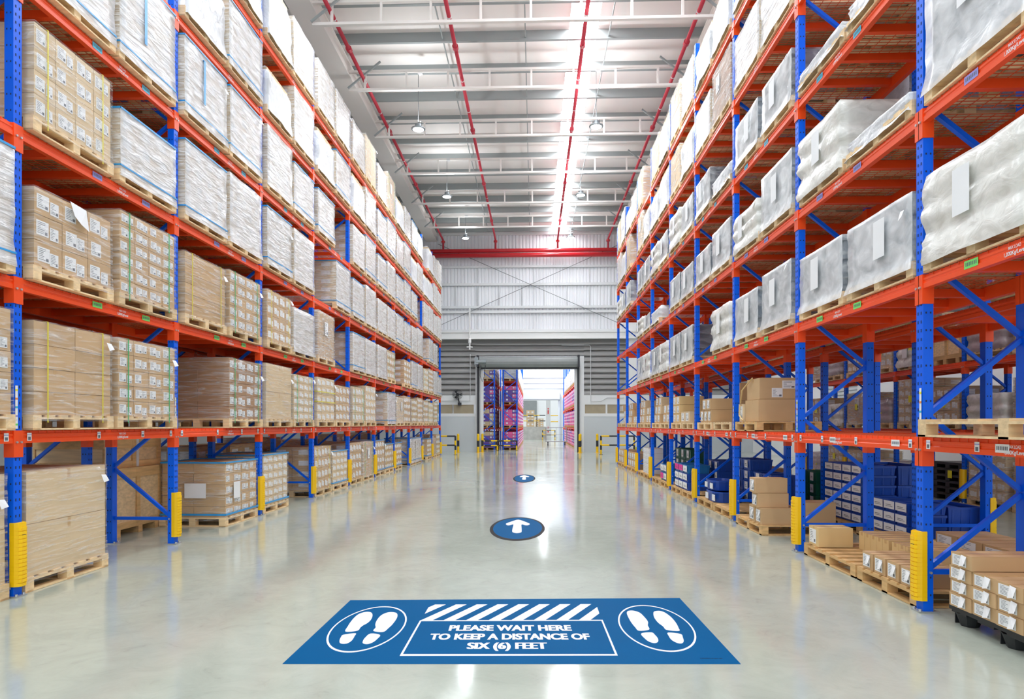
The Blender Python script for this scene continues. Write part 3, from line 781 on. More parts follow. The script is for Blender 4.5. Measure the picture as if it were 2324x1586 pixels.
# slots: carton rack.  a = half towards the camera, b = far half of a bay
AX_L = -FL + .05; AX_R = FR
def slotsL(b):
    y0, y1 = YL[b], YL[b+1]; L = y1-y0
    return {'a': y0 + .06 + (L-.12)*.25, 'b': y0 + .06 + (L-.12)*.75}, (L-.12)/2 - .055
tabL = {   # (level, bay, slot): (kind, height, options)   bay 0 = the bay cut by the picture edge
 (0,0,'b'): ('brown', 1.15, dict(cols=1, rows=2, detail=1, strap='none', cmat='carton_pale')), (1,0,'b'): ('label', 1.1, dict(detail=1, strap='strap_green', cols=4, rows=5)), (2,0,'b'): ('white', 1.15, {}), (3,0,'b'): None, (4,0,'b'): ('white',1.1,{}),
 (0,1,'a'): ('brown', 1.15, dict(cols=1, rows=2, detail=1, strap='none', cmat='carton_pale', pch=True)), (0,1,'b'): None,
 (1,1,'a'): ('brown', 1.05, dict(cols=2, rows=4, detail=1, strap='strap_yellow', cmat='carton')), (1,1,'b'): ('label', 1.05, dict(detail=1, cols=4, rows=5, strap='strap_green', pch=True)),
 (2,1,'a'): ('label', .90, dict(detail=1, cols=3, rows=3, strap='none')), (2,1,'b'): ('label', 1.10, dict(detail=1, cols=4, rows=6, strap='strap_green')),
 (3,1,'a'): ('label', 1.05, dict(detail=1, cols=4, rows=4, strap='strap_yellow')), (3,1,'b'): ('white', .85, {}),
 (4,1,'a'): ('white', 1.15, {}), (4,1,'b'): ('white', 1.2, dict(vband=True)),
 (0,2,'a'): None, (0,2,'b'): ('label', 1.0, dict(detail=1, cols=4, rows=5, strap='none', bands=1)),
 (1,2,'a'): None, (1,2,'b'): ('label', 1.1, dict(detail=1, cols=4, rows=5, strap='strap_green', cmat='carton_dark', pch=True)),
 (2,2,'a'): ('brown', 1.0, dict(cols=1, rows=6, detail=1, strap='strap_yellow', pch=True)), (2,2,'b'): ('label', 1.05, dict(detail=1, cols=4, rows=5, strap='strap_green', pch=True)),
 (3,2,'a'): ('white', 1.1, {}), (3,2,'b'): ('whiteplain', 1.15, {}),
 (4,2,'a'): ('white', 1.1, dict(vband=True)), (4,2,'b'): ('white', 1.1, {}),
 (5,2,'a'): ('drape', 1.1, {}), (5,2,'b'): ('white', 1.1, {}), (6,2,'b'): ('drape', 1.2, {}), (6,2,'a'): None,
 (0,3,'a'): ('label', 1.05, dict(cols=5, rows=6, strap='none', bands=1)), (0,3,'b'): None,
 (1,3,'a'): ('brown', 1.15, dict(cols=1, rows=2, detail=1, strap='none', cmat='carton_pale', pch=True)), (1,3,'b'): ('label', 1.05, dict(cols=4, rows=6, strap='strap_green', pch=True)),
 (2,3,'a'): ('label', 1.05, dict(cols=4, rows=4, strap='strap_yellow')), (2,3,'b'): ('whiteplain', .95, {}),
 (3,3,'a'): ('white', 1.1, {}), (3,3,'b'): ('whiteplain', 1.1, {}), (4,3,'a'): ('whiteplain', 1.15, {}), (4,3,'b'): ('white', 1.0, {}),
 (5,3,'a'): ('drape', .95, {}), (5,3,'b'): ('whiteplain', 1.15, {}), (6,3,'a'): ('drape', 1.25, {}), (6,3,'b'): ('whiteplain', 1.15, {}),
 (0,4,'a'): ('label', 1.1, dict(cols=5, rows=4, strap='strap_yellow', pch=True)), (0,4,'b'): ('label', .95, dict(cols=4, rows=5, strap='none', bands=1)),
 (1,4,'a'): ('label', 1.1, dict(cols=4, rows=5, strap='none', bands=2)), (1,4,'b'): ('label', 1.0, dict(cols=4, rows=4)),
 (2,4,'a'): ('brown', 1.15, dict(cols=1, rows=4)), (2,4,'b'): None,
 (6,5,'b'): ('brown', 1.3, dict(cols=1, rows=5)), (6,6,'b'): ('brown', 1.3, dict(cols=2, rows=4)), (6,4,'a'): ('whiteplain', 1.15, {}), (6,4,'b'): ('whiteplain', 1.15, {}),
}
rr = random.Random(11)
for lev in range(7):
    for b in range(0, 11):
        pos, w = slotsL(b)
        for s in 'ab':
            key = (lev, b, s)
            if b == 0 and s == 'a': continue
            if lev == 5 and b < 2 or lev == 6 and b < 2: continue
            if key in tabL:
                e = tabL[key]
                if e is None: continue
                kind, H, op = e; op = dict(op)
            else:
                if b == 0: continue
                if rr.random() < .04: continue
                u = rr.random()
                if lev == 0: kind = 'label' if u < .6 else ('white' if u < .75 else 'brown')
                elif lev == 1: kind = 'label' if u < .65 else 'brown' if u < .9 else 'white'
                elif lev == 2: kind = 'white' if u < .4 else 'whiteplain' if u < .7 else 'label'
                elif lev in (3, 4): kind = 'white' if u < .4 else 'whiteplain'
                else: kind = 'whiteplain' if u < .5 else 'drape' if u < .8 else 'white'
                H = rr.choice((1.0, 1.05, 1.1, 1.15)) if lev else rr.choice((.95, 1.05, 1.1))
                if lev == 6: H += .05
                op = {}
                if lev == 0 and u < .25: op['bands'] = 1
            bands = op.pop('bands', 0)
            zb = 0 if lev == 0 else LEV_L[lev-1]
            bn = 'edge bay' if b == 0 else '%s bay' % ORD[b-1]
            where = '%s half of %s, %s, carton rack' % ('near' if s == 'a' else 'far', bn, LEVN[lev])
            wd = w - rr.choice((0, .04, .06))
            dd = op.pop('dy', 0)
            t = load(AX_L if lev else -FL-.02, pos[s] + rr.uniform(-.01, .01), zb, -1, kind, wd, 1.05, H, where, **op)
            if bands == 1:
                H = round(H/.05)*.05; W2 = math.floor(wd/.02)*.02 - .04
                O('blue_band', ring(W2, 1.0, H-.012, .025, 'band_blue'), t); O('blue_band', ring(W2, 1.0, PH*1.2, .03, 'band_blue', .026), t)
            if bands == 2:
                for zz in (.4, .62): O('yellow_band', ring(W2 if 0 else math.floor(wd/.02)*.02-.04, 1.0, .15+zz, .02, 'strap_yellow'), t)
            if key == (2,1,'a'):
                O('loose_sheet', MB().poly([(.03,-.12,.90),(.03,.12,.88),(.05,.14,.66),(.06,.0,.70),(.05,-.08,.76)]).mesh('loose_sheet', ['paper']), t)
            if key == (0,2,'b'):
                O('shipping_label', MB().box(-.62,-.28,-.6,-.598,.45,.68).mesh('shipping_label', ['paper']), t, (0, -.03, 0))
                O('shipping_label', MB().box(.03,.032,-.35,-.12,.42,.68).mesh('shipping_label', ['paper']), t)

# second row behind the carton rack
for b in range(0, 8):
    for s in 'ab':
        pos, w = slotsL(b)
        for lev in (0, 1, 2, 3, 4):
            if lev == 0 and (b, s) in ((1,'a'), (1,'b'), (2,'a'), (2,'b')): continue
            if lev and b > 3: continue
            zb = 0 if lev == 0 else LEV_L[lev-1]
            load(-6.03, pos[s], zb, -1, 'brown' if (b+lev) % 3 else 'label', w-.05, .9, rr.choice((1.1, 1.2, 1.3)) if lev == 0 else 1.1, '%s half of %s, %s, rear carton row' % ('near' if s == 'a' else 'far', 'edge bay' if b == 0 else ORD[b-1]+' bay', LEVN[lev]), strap='none', rows=3, cols=2, cmat='carton', detail=0)
# wooden crates standing behind the first bay
def crate(name, label, x0, x1, y0, y1, z0, H, warm=True, legs=True):
    t = thing(name, label, 'crate', ((x0+x1)/2, (y0+y1)/2, z0)); W, D = (x1-x0)/2, (y1-y0)/2
    zb = .1 if legs else 0
    O('panel_box', MB().box(-W+.02, W-.02, -D+.02, D-.02, zb, H-.02).mesh('panel_box', ['wood']), t)
    m = MB().box(-W, W, -D, D, H-.03, H)
    for x in (-W, W-.09): m.box(x, x+.09, -D, D, zb, zb+.09); m.box(x, x+.09, -D, D, H-.14, H-.03)
    for yy in (-D, -.045, D-.09):
        m.box(W-.02, W+.004, yy+.003, yy+.087, zb+.003, H-.033); m.box(-W-.004, -W+.02, yy+.003, yy+.087, zb+.003, H-.033)
    m.box(-W+.003, W-.003, -D-.004, -D+.02, H-.137, H-.033).box(-W+.003, W-.003, -D-.004, -D+.02, zb+.003, zb+.087)
    O('batten_frame', m.mesh('batten_frame', ['wood_warm']), t)
    if legs:
        for yy in (-D+.1, 0, D-.2): O('skid', MB().box(-W, W, yy, yy+.1, 0, .1).mesh('skid', ['wood_warm']), t)
    return t
crate('wooden_crate', 'large plywood crate on skids behind the first post bay of the carton rack', -6.95, -5.87, 9.0, 10.25, 0, .97)
c2 = crate('wooden_crate', 'brown wooden crate with metal corners stacked on the large plywood crate', -6.95, -5.95, 8.95, 10.35, .972, .42, legs=False)
for yy in (-.68, .05): O('metal_corner', MB().box(.48, .505, yy, yy+.06, 0, .41).mesh('metal_corner', ['conduit']), c2)

# ================================================================== TOTE RACK LOADS
def slotsR(b):
    y0, y1 = YR[b], YR[b+1]; L = y1-y0
    return {'a': y0 + .06 + (L-.12)*.25, 'b': y0 + .06 + (L-.12)*.75}, (L-.12)/2 - .055
tabR = {   # bay 0 is the bay cut by the picture edge
 (2,0,'b'): ('sack', .78, dict(look='huge bulging filmed load')), (3,0,'b'): ('tote', 1.15, dict(look='tall white-filmed load')), (4,0,'b'): ('whiteplain', 1.0, {}),
 (2,1,'a'): ('tote', .75, {}), (2,1,'b'): ('tote', .75, {}),
 (3,1,'a'): ('flat', .3, {}), (3,1,'b'): ('sack', .8, {}), (4,1,'a'): ('flat', .35, {}), (4,1,'b'): ('flat', .3, {}),
 (2,2,'a'): ('tote', .85, {}), (2,2,'b'): ('tote', .75, {}), (3,2,'a'): ('tote', .85, {}), (3,2,'b'): ('sack', .65, {}),
 (4,2,'a'): ('tote', .75, dict(cmat='tote_dark', logo=1)), (4,2,'b'): ('tote', .75, {}), (5,2,'a'): ('whiteplain', .95, {}), (5,2,'b'): ('whiteplain', .9, {}), (6,2,'a'): ('drape', 1.1, {}), (6,2,'b'): ('drape', 1.0, {}),
 (2,3,'a'): ('sack', .8, {}), (2,3,'b'): None, (3,3,'a'): ('tote', .8, {}), (3,3,'b'): ('tote', .7, {}), (4,3,'a'): ('flat', .45, {}), (4,3,'b'): ('tote', .75, dict(cmat='tote_dark', logo=1)),
 (5,3,'a'): ('brown', 1.05, dict(cols=1, rows=1, cmat='carton_dark', strap='none')), (5,3,'b'): ('whiteplain', .9, {}), (6,3,'a'): ('drape', 1.05, {}), (6,3,'b'): ('drape', 1.0, {}),
 (2,4,'a'): ('tote', .8, dict(cmat='tote_dark')), (2,4,'b'): ('tote', .8, {}), (3,4,'a'): ('tote', .7, {}), (3,4,'b'): ('tote', .75, {}), (4,4,'a'): ('tote', .75, {}), (4,4,'b'): ('sack', .85, {}),
 (5,4,'a'): ('drape', 1.0, {}), (5,4,'b'): ('brown', 1.0, dict(cols=1, rows=4, cmat='carton_cream', strap='none')), (6,4,'a'): ('whiteplain', 1.0, {}), (6,4,'b'): ('brown', 1.15, dict(cols=1, rows=1, cmat='carton_pale', strap='none')),
 (2,5,'a'): ('sack', .8, {}), (2,5,'b'): ('tote', .8, {}), (2,6,'b'): ('tote', .8, {}), (3,6,'a'): ('tote', .5, dict(cmat='tote_dark')), (3,6,'b'): ('sack', .6, {}), (3,5,'a'): None, (3,5,'b'): ('drape', .5, {}),
 (2,7,'a'): None, (2,7,'b'): None, (3,7,'a'): None, (3,7,'b'): None, (2,8,'a'): None, (2,8,'b'): None, (3,8,'a'): None, (3,8,'b'): None,
 (6,8,'a'): ('tote', 1.2, dict(cmat='bin_blue')),
}
rq = random.Random(23)
for lev in range(2, 7):
    for b in range(0, 9):
        pos, w = slotsR(b)
        for s in 'ab':
            if b == 0 and s == 'a': continue
            if lev > 4 and b < 2: continue
            key = (lev, b, s)
            if key in tabR:
                e = tabR[key]
                if e is None: continue
                kind, H, op = e; op = dict(op)
            else:
                if b == 0: continue
                u = rq.random()
                if u < .08: continue
                if lev in (2, 3): kind = 'tote' if u < .7 else 'sack'
                elif lev == 4: kind = 'sack' if u < .5 else 'tote'
                else: kind = 'drape' if u < .5 else 'whiteplain' if u < .8 else 'brown'
                H = rq.choice((.75, .8, .85)) if lev < 5 else rq.choice((.95, 1.05, 1.15))
                op = {}
            logo = op.pop('logo', 0)
            where = '%s half of %s, %s, tote rack' % ('near' if s == 'a' else 'far', 'edge bay' if b == 0 else ORD[b-1]+' bay', LEVN[lev])
            if kind == 'flat':
                op['look'] = 'low white-filmed bundle'; kind = 'drape'
            ww = w - rq.choice((0, .05, .1))
            if b == 0: ww = w*1.0
            t = load(AX_R, pos[s] + rq.uniform(-.01,.01), LEV_R[lev-1], 1, kind, ww, 1.0, H, where, **op)
            if logo:
                o = O('lettering', text_mesh('Autoliv', .07, 'tote_grey', .26, .01), t)
                W2 = math.floor(ww/.02)*.02
                o.matrix_local = Matrix.Translation((-.5, W2/2+.045, H*.78)) @ Matrix(((-1,0,0),(0,0,1),(0,1,0))).to_4x4()
# row behind the tote rack: loads that darken the undersides
for b in range(0, 6):
    pos, w = slotsR(b)
    for s in 'ab':
        for lev in (2, 3, 4):
            if rq.random() < .2: continue
            load(4.77, pos[s], LEV_R[lev-1], 1, ('tote', 'brown')[b % 2], w-.05, .9, rq.choice((.75, .9)), '%s half of %s, %s, rear tote row' % ('near' if s == 'a' else 'far', 'edge bay' if b == 0 else ORD[b-1]+' bay', LEVN[lev]), cmat='tote_dark' if b % 2 == 0 else None, strap='none', cols=2, rows=2)
# ---- loose goods low in the tote rack
def free_pallet(x, y, z, W, D, label, mt='wood_warm', sg=1):
    t = O('wooden_pallet', pallet_mesh(W, D, mt), None, (x, y, z+(.007 if z else .001)), math.pi if sg > 0 else 0)
    return tag(t, label, 'pallet', 'wooden pallets under the tote rack')
def cbox(x, y, z, dx, dy, dz, label, mt='carton', lab=1, rz=0.0, ptag=False, front=False, group='loose cartons in the tote rack', name='cardboard_box'):
    t = O(name, carton_mesh(dx, dy, dz, mt), None, (x, y, z+.002), math.pi+rz)
    tag(t, label, 'box', group)
    if lab: O('label', label_mesh(round(min(.3, dy*.66), 3), round(min(.3, dz*.74), 3), lab), t, (.0015, -dy*.08, dz*.5))
    if ptag: O('paper_tag', tag_mesh(3), t, (-.012, dy*.18, dz*.55))
    if front:
        o = O('label', label_mesh(.2, .12, 2), t); o.matrix_local = Matrix.Translation((-dx*.75, dy/2+.001, dz*.68)) @ Matrix.Rotation(math.pi/2, 4, 'Z')
        o2 = O('label', label_mesh(.16, .14, 4), t); o2.matrix_local = Matrix.Translation((-dx*.45, dy/2+.001, dz*.3)) @ Matrix.Rotation(math.pi/2, 4, 'Z')
    return t
def bin_mesh(dx, dy, dz, mt):
    def mk():
        m = MB(); e = .02
        b = [(-e,-dy/2+e,0),(-dx+e,-dy/2+e,0),(-dx+e,dy/2-e,0),(-e,dy/2-e,0)]
        tt = [(-.006,-dy/2+.006,dz-.02),(-dx+.006,-dy/2+.006,dz-.02),(-dx+.006,dy/2-.006,dz-.02),(-.006,dy/2-.006,dz-.02)]
        k = len(m.v); m.v += b+tt; m.f += [[k+3,k+2,k+1,k],[k,k+1,k+5,k+4],[k+1,k+2,k+6,k+5],[k+2,k+3,k+7,k+6],[k+3,k,k+4,k+7]]; m.m += [0]*5
        for (x0,x1,y0,y1) in ((0,-.02,-dy/2,dy/2),(-dx+.02,-dx,-dy/2,dy/2),(-.02,-dx+.02,-dy/2,-dy/2+.02),(-.02,-dx+.02,dy/2-.02,dy/2)):
            m.box(x0, x1, y0, y1, dz-.03, dz)
        for i in range(4):
            x = -.06 - i*(dx-.12)/3
            m.box(x-.008, x+.008, dy/2-.03, dy/2-.004, .01, dz-.03).box(x-.008, x+.008, -dy/2+.004, -dy/2+.03, .01, dz-.03)
        m.box(-.03, -dx+.03, -dy/2+.03, dy/2-.03, dz-.055, dz-.05)
        return m.mesh('storage_bin', [mt])
    return cached(('bin', round(dx,3), round(dy,3), round(dz,3), mt), mk)
def sbin(x, y, z, dx, dy, dz, label, mt='bin_blue', lab='paper', group='plastic bins under the tote rack'):
    t = O('storage_bin', bin_mesh(dx, dy, dz, mt), None, (x, y, z+.002), math.pi); tag(t, label, 'bin', group)
    if lab:
        lw = dy*.92 if lab != 'small' else dy*.4
        O('label_card', cached(('card', round(lw,3), round(dz,3), lab), lambda: MB().box(.002, .004, -lw/2, lw/2, dz*.22, dz*.92).box(.004,.005,-lw*.3,lw*.2,dz*.55,dz*.6,1).box(.004,.005,-lw*.3,lw*.35,dz*.42,dz*.46,1).mesh('label_card', ['paper' if lab == 'small' else lab, 'print'])), t)
    return t
# edge bay: labelled cartons on a black plastic pallet, an empty pallet on the shelf above
bp = thing('plastic_pallet', 'black plastic pallet with moulded legs under labelled brown cartons', 'pallet', (3.36, 4.55, .001), math.pi)
m = MB().box(0, -1.1, -.92, .92, .115, .15)
for i in range(6): m.box(-.01, -1.09, -.9+i*.31, -.72+i*.31, .095, .115)
O('deck', m.mesh('deck', ['black_plastic']), bp)
for y in (-.82, -.3, .3, .82):
    for x in (-.1, -.55, -1.0):
        O('leg', cached(('bleg',), lambda: MB().tube([(0,0,0),(0,0,.1)], [.065,.1], 8).box(-.06,.06,-.09,-.08,0,.1).mesh('leg', ['black_plastic'])), bp, (x, y, 0))
for k in range(3):
    for j in range(6):
        cbox(3.34+.008*((k+j) % 2), 5.30-.27*j, .152+.108*k, .55, .262, .105, 'long brown labelled carton, %s tier, %s from the post, on black plastic pallet' % (['bottom','middle','top'][k], ORD[j]), 'carton', 1+(j+k) % 4, ptag=True, group='labelled cartons on the black pallet')
for j in range(4):
    cbox(3.92, 5.22-.4*j, .152, .5, .38, .325, 'brown carton in the hidden second row on black pallet, %s from the post' % ORD[j], 'carton', 0, group='labelled cartons on the black pallet')
cbox(3.33, 5.27, .478, .56, .25, .11, 'single long carton lying on top of the labelled cartons beside the near post', 'carton', 2, ptag=True)
cbox(3.95, 5.1, .478, .5, .3, .11, 'second loose carton on top of the labelled cartons, further in', 'carton', 0)
cbox(3.36, 4.3, .478, .56, .26, .11, 'loose carton on top of the labelled cartons near the picture edge', 'carton', 1)
ep = free_pallet(3.20, 4.62, LEV_R[0], 2.0, 1.0, 'empty pale wooden pallet on the first shelf of the edge bay, tote rack', 'wood')
# first bay: cream cartons on two pallets
free_pallet(3.33, 6.40, 0, 1.06, 1.0, 'wooden pallet carrying four small labelled cartons beside the first yellow guard')
free_pallet(3.33, 7.62, 0, 1.30, 1.0, 'wooden pallet with bare boards and cream cartons at its far end')
for j in range(4): cbox(3.35, 6.76-.235*j, PH+.002, .42, .2, .165, 'small brown carton with drooping tag, %s from the bare pallet boards' % ORD[j], 'carton', 1+j, ptag=True)
cbox(3.36, 8.06, PH+.002, .40, .27, .225, 'single cream carton at the far pallet end beside the second guard', 'carton_cream', 3)
for j in range(9): cbox(3.80, 7.80-.13*j - (.06 if j > 4 else 0), PH+.002, .5, .125, .205, 'upright cream carton, %s in the row from the far end' % ORD[j], 'carton_cream', 0)
for j in range(3): cbox(4.82, 7.9-.42*j, PH+.002, .6, .4, .17, 'brown labelled carton in the row behind the cream cartons, %s one' % ORD[j], 'carton', 1+j)
free_pallet(4.8, 7.5, 0, 1.3, .9, 'wooden pallet under brown cartons behind the cream cartons')
# labelled bin walls in the rear row
free_pallet(4.70, 10.35, 0, 1.3, .95, 'pallet under the tall wall of labelled blue bins')
for k in range(6):
    for j in range(4):
        sbin(4.72, 9.85+.30*j, PH+.003+.142*k, .5, .29, .139, 'blue bin with white card, %s tier, %s column of the tall bin wall' % (ORD[k], ORD[j]), 'bin_blue', 'paper', 'bins of the tall wall')
for k in range(3): sbin(5.24, 10.25, PH+.003+.285*k, .45, 1.1, .28, 'large plain blue bin behind the tall bin wall, %s tier' % ORD[k], 'bin_blue', None)
free_pallet(4.70, 9.05, 0, 1.0, .95, 'pallet under the low stack of labelled blue bins')
for k in range(3):
    for j in range(3):
        sbin(4.72, 8.67+.285*j, PH+.003+.15*k, .5, .28, .147, 'blue bin with white card, %s tier, %s column of the low bin stack' % (ORD[k], ORD[j]), 'bin_blue', 'paper', 'bins of the low stack')
sbin(5.24, 8.97, PH+.003, .45, .85, .4, 'plain blue bin behind the low bin stack', 'bin_blue', None)
for k in range(4):
    for j in range(2):
        sbin(4.72, 11.40+.34*j, .002+.2*k, .6, .33, .197, 'green crate with small labels, %s tier, %s column behind the second bay' % (ORD[k], ['near','far'][j]), 'bin_green', 'small', 'green crates')
for j in range(2): sbin(5.0, 12.55+.6*j, .002, .6, .55, .42, 'deep green crate, %s one behind the third bay' % ORD[j], 'bin_green', None, 'green crates')
# second bay
free_pallet(3.27, 10.22, 0, 1.2, 1.1, 'wooden pallet stacked with long cartons in the second bay')
cbox(3.29, 9.80, PH+.002, .56, .27, .235, 'long brown carton, near one of the bottom pair in the second bay', 'carton', 1, ptag=True)
cbox(3.29, 10.09, PH+.002, .56, .27, .235, 'long brown carton, far one of the bottom pair in the second bay', 'carton', 2, ptag=True)
cbox(3.27, 9.90, PH+.241, .44, .27, .205, 'long brown carton on the bottom pair in the second bay', 'carton', 3, ptag=True)
cbox(3.24, 9.92, PH+.450, .46, .27, .215, 'top brown carton of the three tier stack in the second bay', 'carton', 4, ptag=True)
cbox(3.92, 9.86, PH+.002, .42, .4, .32, 'plain brown carton hidden behind the second bay guard', 'carton', 0)
free_pallet(3.30, 10.44, LEV_R[0], 1.06, .95, 'wide timber pallet on the first shelf of the second bay')
z1 = LEV_R[0]+PH+.009
cbox(3.36, 10.32, z1, .62, .62, .33, 'big brown carton on the wide timber pallet, second bay', 'carton', 0)
cbox(3.38, 10.32, z1+.334, .58, .58, .32, 'big brown carton with two shipping labels, topmost on the wide timber pallet', 'carton', 0, front=True)
cbox(3.34, 10.76, z1, .3, .2, .28, 'tall narrow carton at the far end of the wide timber pallet', 'carton_pale', 2)
st = tag(O('packing_strap', MB().tube([(3.35,10.85,z1+.3),(3.3,10.6,z1+.5),(3.34,10.45,z1+.60),(3.36,10.3,z1+.668)], .012, 5).tube([(3.32,10.8,z1+.28),(3.30,10.75,z1+.1),(3.31,10.6,z1+.02)], .012, 5).mesh('packing_strap', ['carton_cream'])), 'loose tan packing strap over the big cartons in the second bay', 'strap')
# third bay
for y, nm in ((11.78, 'near'), (12.98, 'far')):
    free_pallet(3.31, y, 0, 1.12, 1.0, 'wooden pallet on the floor of the third bay, %s one' % nm)
    free_pallet(3.31, y, LEV_R[0], 1.1, .95, 'wooden pallet on the first shelf of the third bay, %s one' % nm, 'wood')
def tub(x, y, z, rx, ry, h, label):
    m = MB(); nn = 20
    def ringp(s, zz): return [(x+rx+rx*s*math.copysign(abs(math.cos(2*math.pi*i/nn))**.6, math.cos(2*math.pi*i/nn)), y+ry*s*math.copysign(abs(math.sin(2*math.pi*i/nn))**.6, math.sin(2*math.pi*i/nn)), zz) for i in range(nn)]
    rs = [ringp(.9, z+.002), ringp(.97, z+h-.03), ringp(1, z+h-.03), ringp(1, z+h), ringp(.92, z+h), ringp(.88, z+h-.04)]
    for r_ in rs: m.v += r_
    for k in range(5):
        for i in range(nn): m.f.append([k*nn+i, k*nn+(i+1) % nn, (k+1)*nn+(i+1) % nn, (k+1)*nn+i]); m.m.append(0)
    m.f.append(list(range(nn))[::-1]); m.f.append([5*nn+i for i in range(nn)]); m.m += [0,0]
    t = tag(O('blue_tub', m.mesh('blue_tub', ['bin_blue'])), label, 'tub', 'plastic bins under the tote rack')
    for dy in (-.28, .05): O('label_card', MB().box(x-.004, x+.012, y+dy*ry/.3, y+dy*ry/.3+.16, z+.04, z+h-.05).mesh('label_card', ['paper']), t)
tub(3.33, 12.72, PH, .30, .42, .20, 'wide round-cornered blue tub on the floor pallet, lower of two')
tub(3.35, 12.86, PH+.204, .24, .34, .19, 'round-cornered blue tub standing on the wider blue tub')
for k in range(4):
    for j in range(2): sbin(3.98, 12.55+.46*j, PH+.003+.2*k, .42, .44, .197, 'blue bin with small card, %s tier, %s column behind the blue tubs' % (ORD[k], ['near','far'][j]), 'bin_blue', 'small')
for k in range(3):
    for j in range(2): sbin(3.98, 11.45+.46*j, PH+.003+.2*k, .42, .44, .197, 'blue bin with small card, %s tier, %s column of the near third bay stack' % (ORD[k], ['near','far'][j]), 'bin_blue', 'small')
for j in range(3): cbox(3.34, 12.70+.27*j, z1, .52, .25, .23, 'brown tagged carton in the bottom row of three, %s one, third bay shelf' % ORD[j], 'carton', 1+j, ptag=True)
for j in range(2): cbox(3.33, 12.74+.3*j, z1+.234, .46, .28, .21, 'brown carton on the row of three, %s one, third bay shelf' % ORD[j], 'carton', 1+j, ptag=(j == 0))
cbox(3.90, 12.9, z1, .35, .5, .40, 'lower plain brown carton at the back of the third bay shelf', 'carton', 0)
cbox(3.90, 12.9, z1+.404, .35, .5, .34, 'upper plain brown carton at the back of the third bay shelf', 'carton', 0)
cbox(3.8, 11.8, z1, .4, .6, .22, 'flat brown carton on the near shelf pallet of the third bay', 'carton_pale', 0)
# fourth bay
for y, nm in ((14.40, 'near'), (15.55, 'far')):
    free_pallet(3.31, y, 0, 1.08, 1.0, 'wooden pallet on the floor of the fourth bay, %s one' % nm)
    free_pallet(3.31, y, LEV_R[0], 1.08, .95, 'wooden pallet on the first shelf of the fourth bay, %s one' % nm, 'wood')
for k in range(3):
    for j in range(3): sbin(3.34, 14.75+.42*j, PH+.003+.185*k, .5, .40, .182, 'blue bin with white front, %s tier, %s column, fourth bay' % (ORD[k], ORD[j]), 'bin_teal' if k == 2 else 'bin_blue', 'magenta' if (k == 2 and j > 0) else 'paper')
for k in range(3):
    for j in range(2): sbin(3.95, 14.5+.46*j, PH+.003+.22*k, .42, .44, .217, 'dark blue bin at the back of the fourth bay, %s tier, %s column' % (ORD[k], ['near','far'][j]), 'bin_blue', 'small')
for j in range(2): cbox(3.36, 14.6+.42*j, z1, .5, .4, .24, 'brown filmed carton on the near shelf pallet, fourth bay, %s one' % ORD[j], 'carton_pale', 1+j)
for k in range(3):
    for j in range(2): cbox(3.36, 15.55+.36*j, z1+.205*k, .55, .34, .2, 'cream carton of the tall stack in the fourth bay, %s tier, %s one' % (ORD[k], ['near','far'][j]), 'carton_cream', 1+k)
# fifth to eighth bay
for b in range(5, 9):
    y0, y1 = YR[b], YR[b+1]; L = y1-y0
    for f, nm in ((.26, 'near'), (.74, 'far')):
        free_pallet(3.31, y0+L*f, 0, L/2-.17, 1.0, 'wooden pallet on the floor of the %s bay, %s one' % (ORD[b-1], nm))
        free_pallet(3.31, y0+L*f, LEV_R[0], L/2-.17, .95, 'wooden pallet on the first shelf of the %s bay, %s one' % (ORD[b-1], nm), 'wood')
        for k in range(3 if nm == 'far' else 2):
            for j in range(2):
                if rq.random() < .12: break
                cbox(3.36+.02*k, y0+L*f-.21+.42*j, z1+.23*k, .5, .40, .225, 'brown carton on %s shelf pallet, %s bay, %s tier, %s end' % (nm, ORD[b-1], ORD[k], ['near','far'][j]), rq.choice(('carton', 'carton_pale')), 1+(k+j) % 4)
for k in range(2):
    for j in range(2): sbin(3.36, 17.1+.40*j, PH+.003+.21*k, .5, .38, .207, 'teal bin with white front in the fifth bay, %s tier, %s one' % (ORD[k], ['near','far'][j]), 'bin_teal', 'magenta' if (k == 0 and j) else 'paper')
for k in range(3):
    for j in range(3): sbin(3.92, 17.0+.6*j, PH+.003+.27*k, .42, .56, .267, 'green crate at the back of the fifth bay, %s tier, %s column' % (ORD[k], ORD[j]), 'bin_green', 'small', 'green crates')
for k in range(5):
    for j in range(4): cbox(3.35, 19.5+.26*j, PH+.002+.15*k, .4, .245, .146, 'small white box in the sixth bay, %s tier, %s column' % (ORD[k], ORD[j]), 'sign_white', 1+(k+j) % 3, group='white boxes in the sixth bay', name='white_box')
for b in (7, 8):
    for k in range(2):
        for j in range(5): cbox(3.35, YR[b]+.35+.44*j, PH+.002+.25*k, .5, .40, .245, 'brown tagged floor carton, %s bay, %s tier, %s column' % (ORD[b-1], ORD[k], ORD[j]), 'carton', 1+(k+j) % 4, ptag=True)
for j in range(3): cbox(4.85, 14.1+.62*j, .002, .6, .58, .36, 'large brown carton on the floor behind the third bay, %s one' % ORD[j], 'carton', 2)
for j in range(2): cbox(4.85, 14.2+.7*j, .366, .5, .55, .3, 'brown carton on the large cartons behind the third bay, %s one' % ORD[j], 'carton_dark', 0)
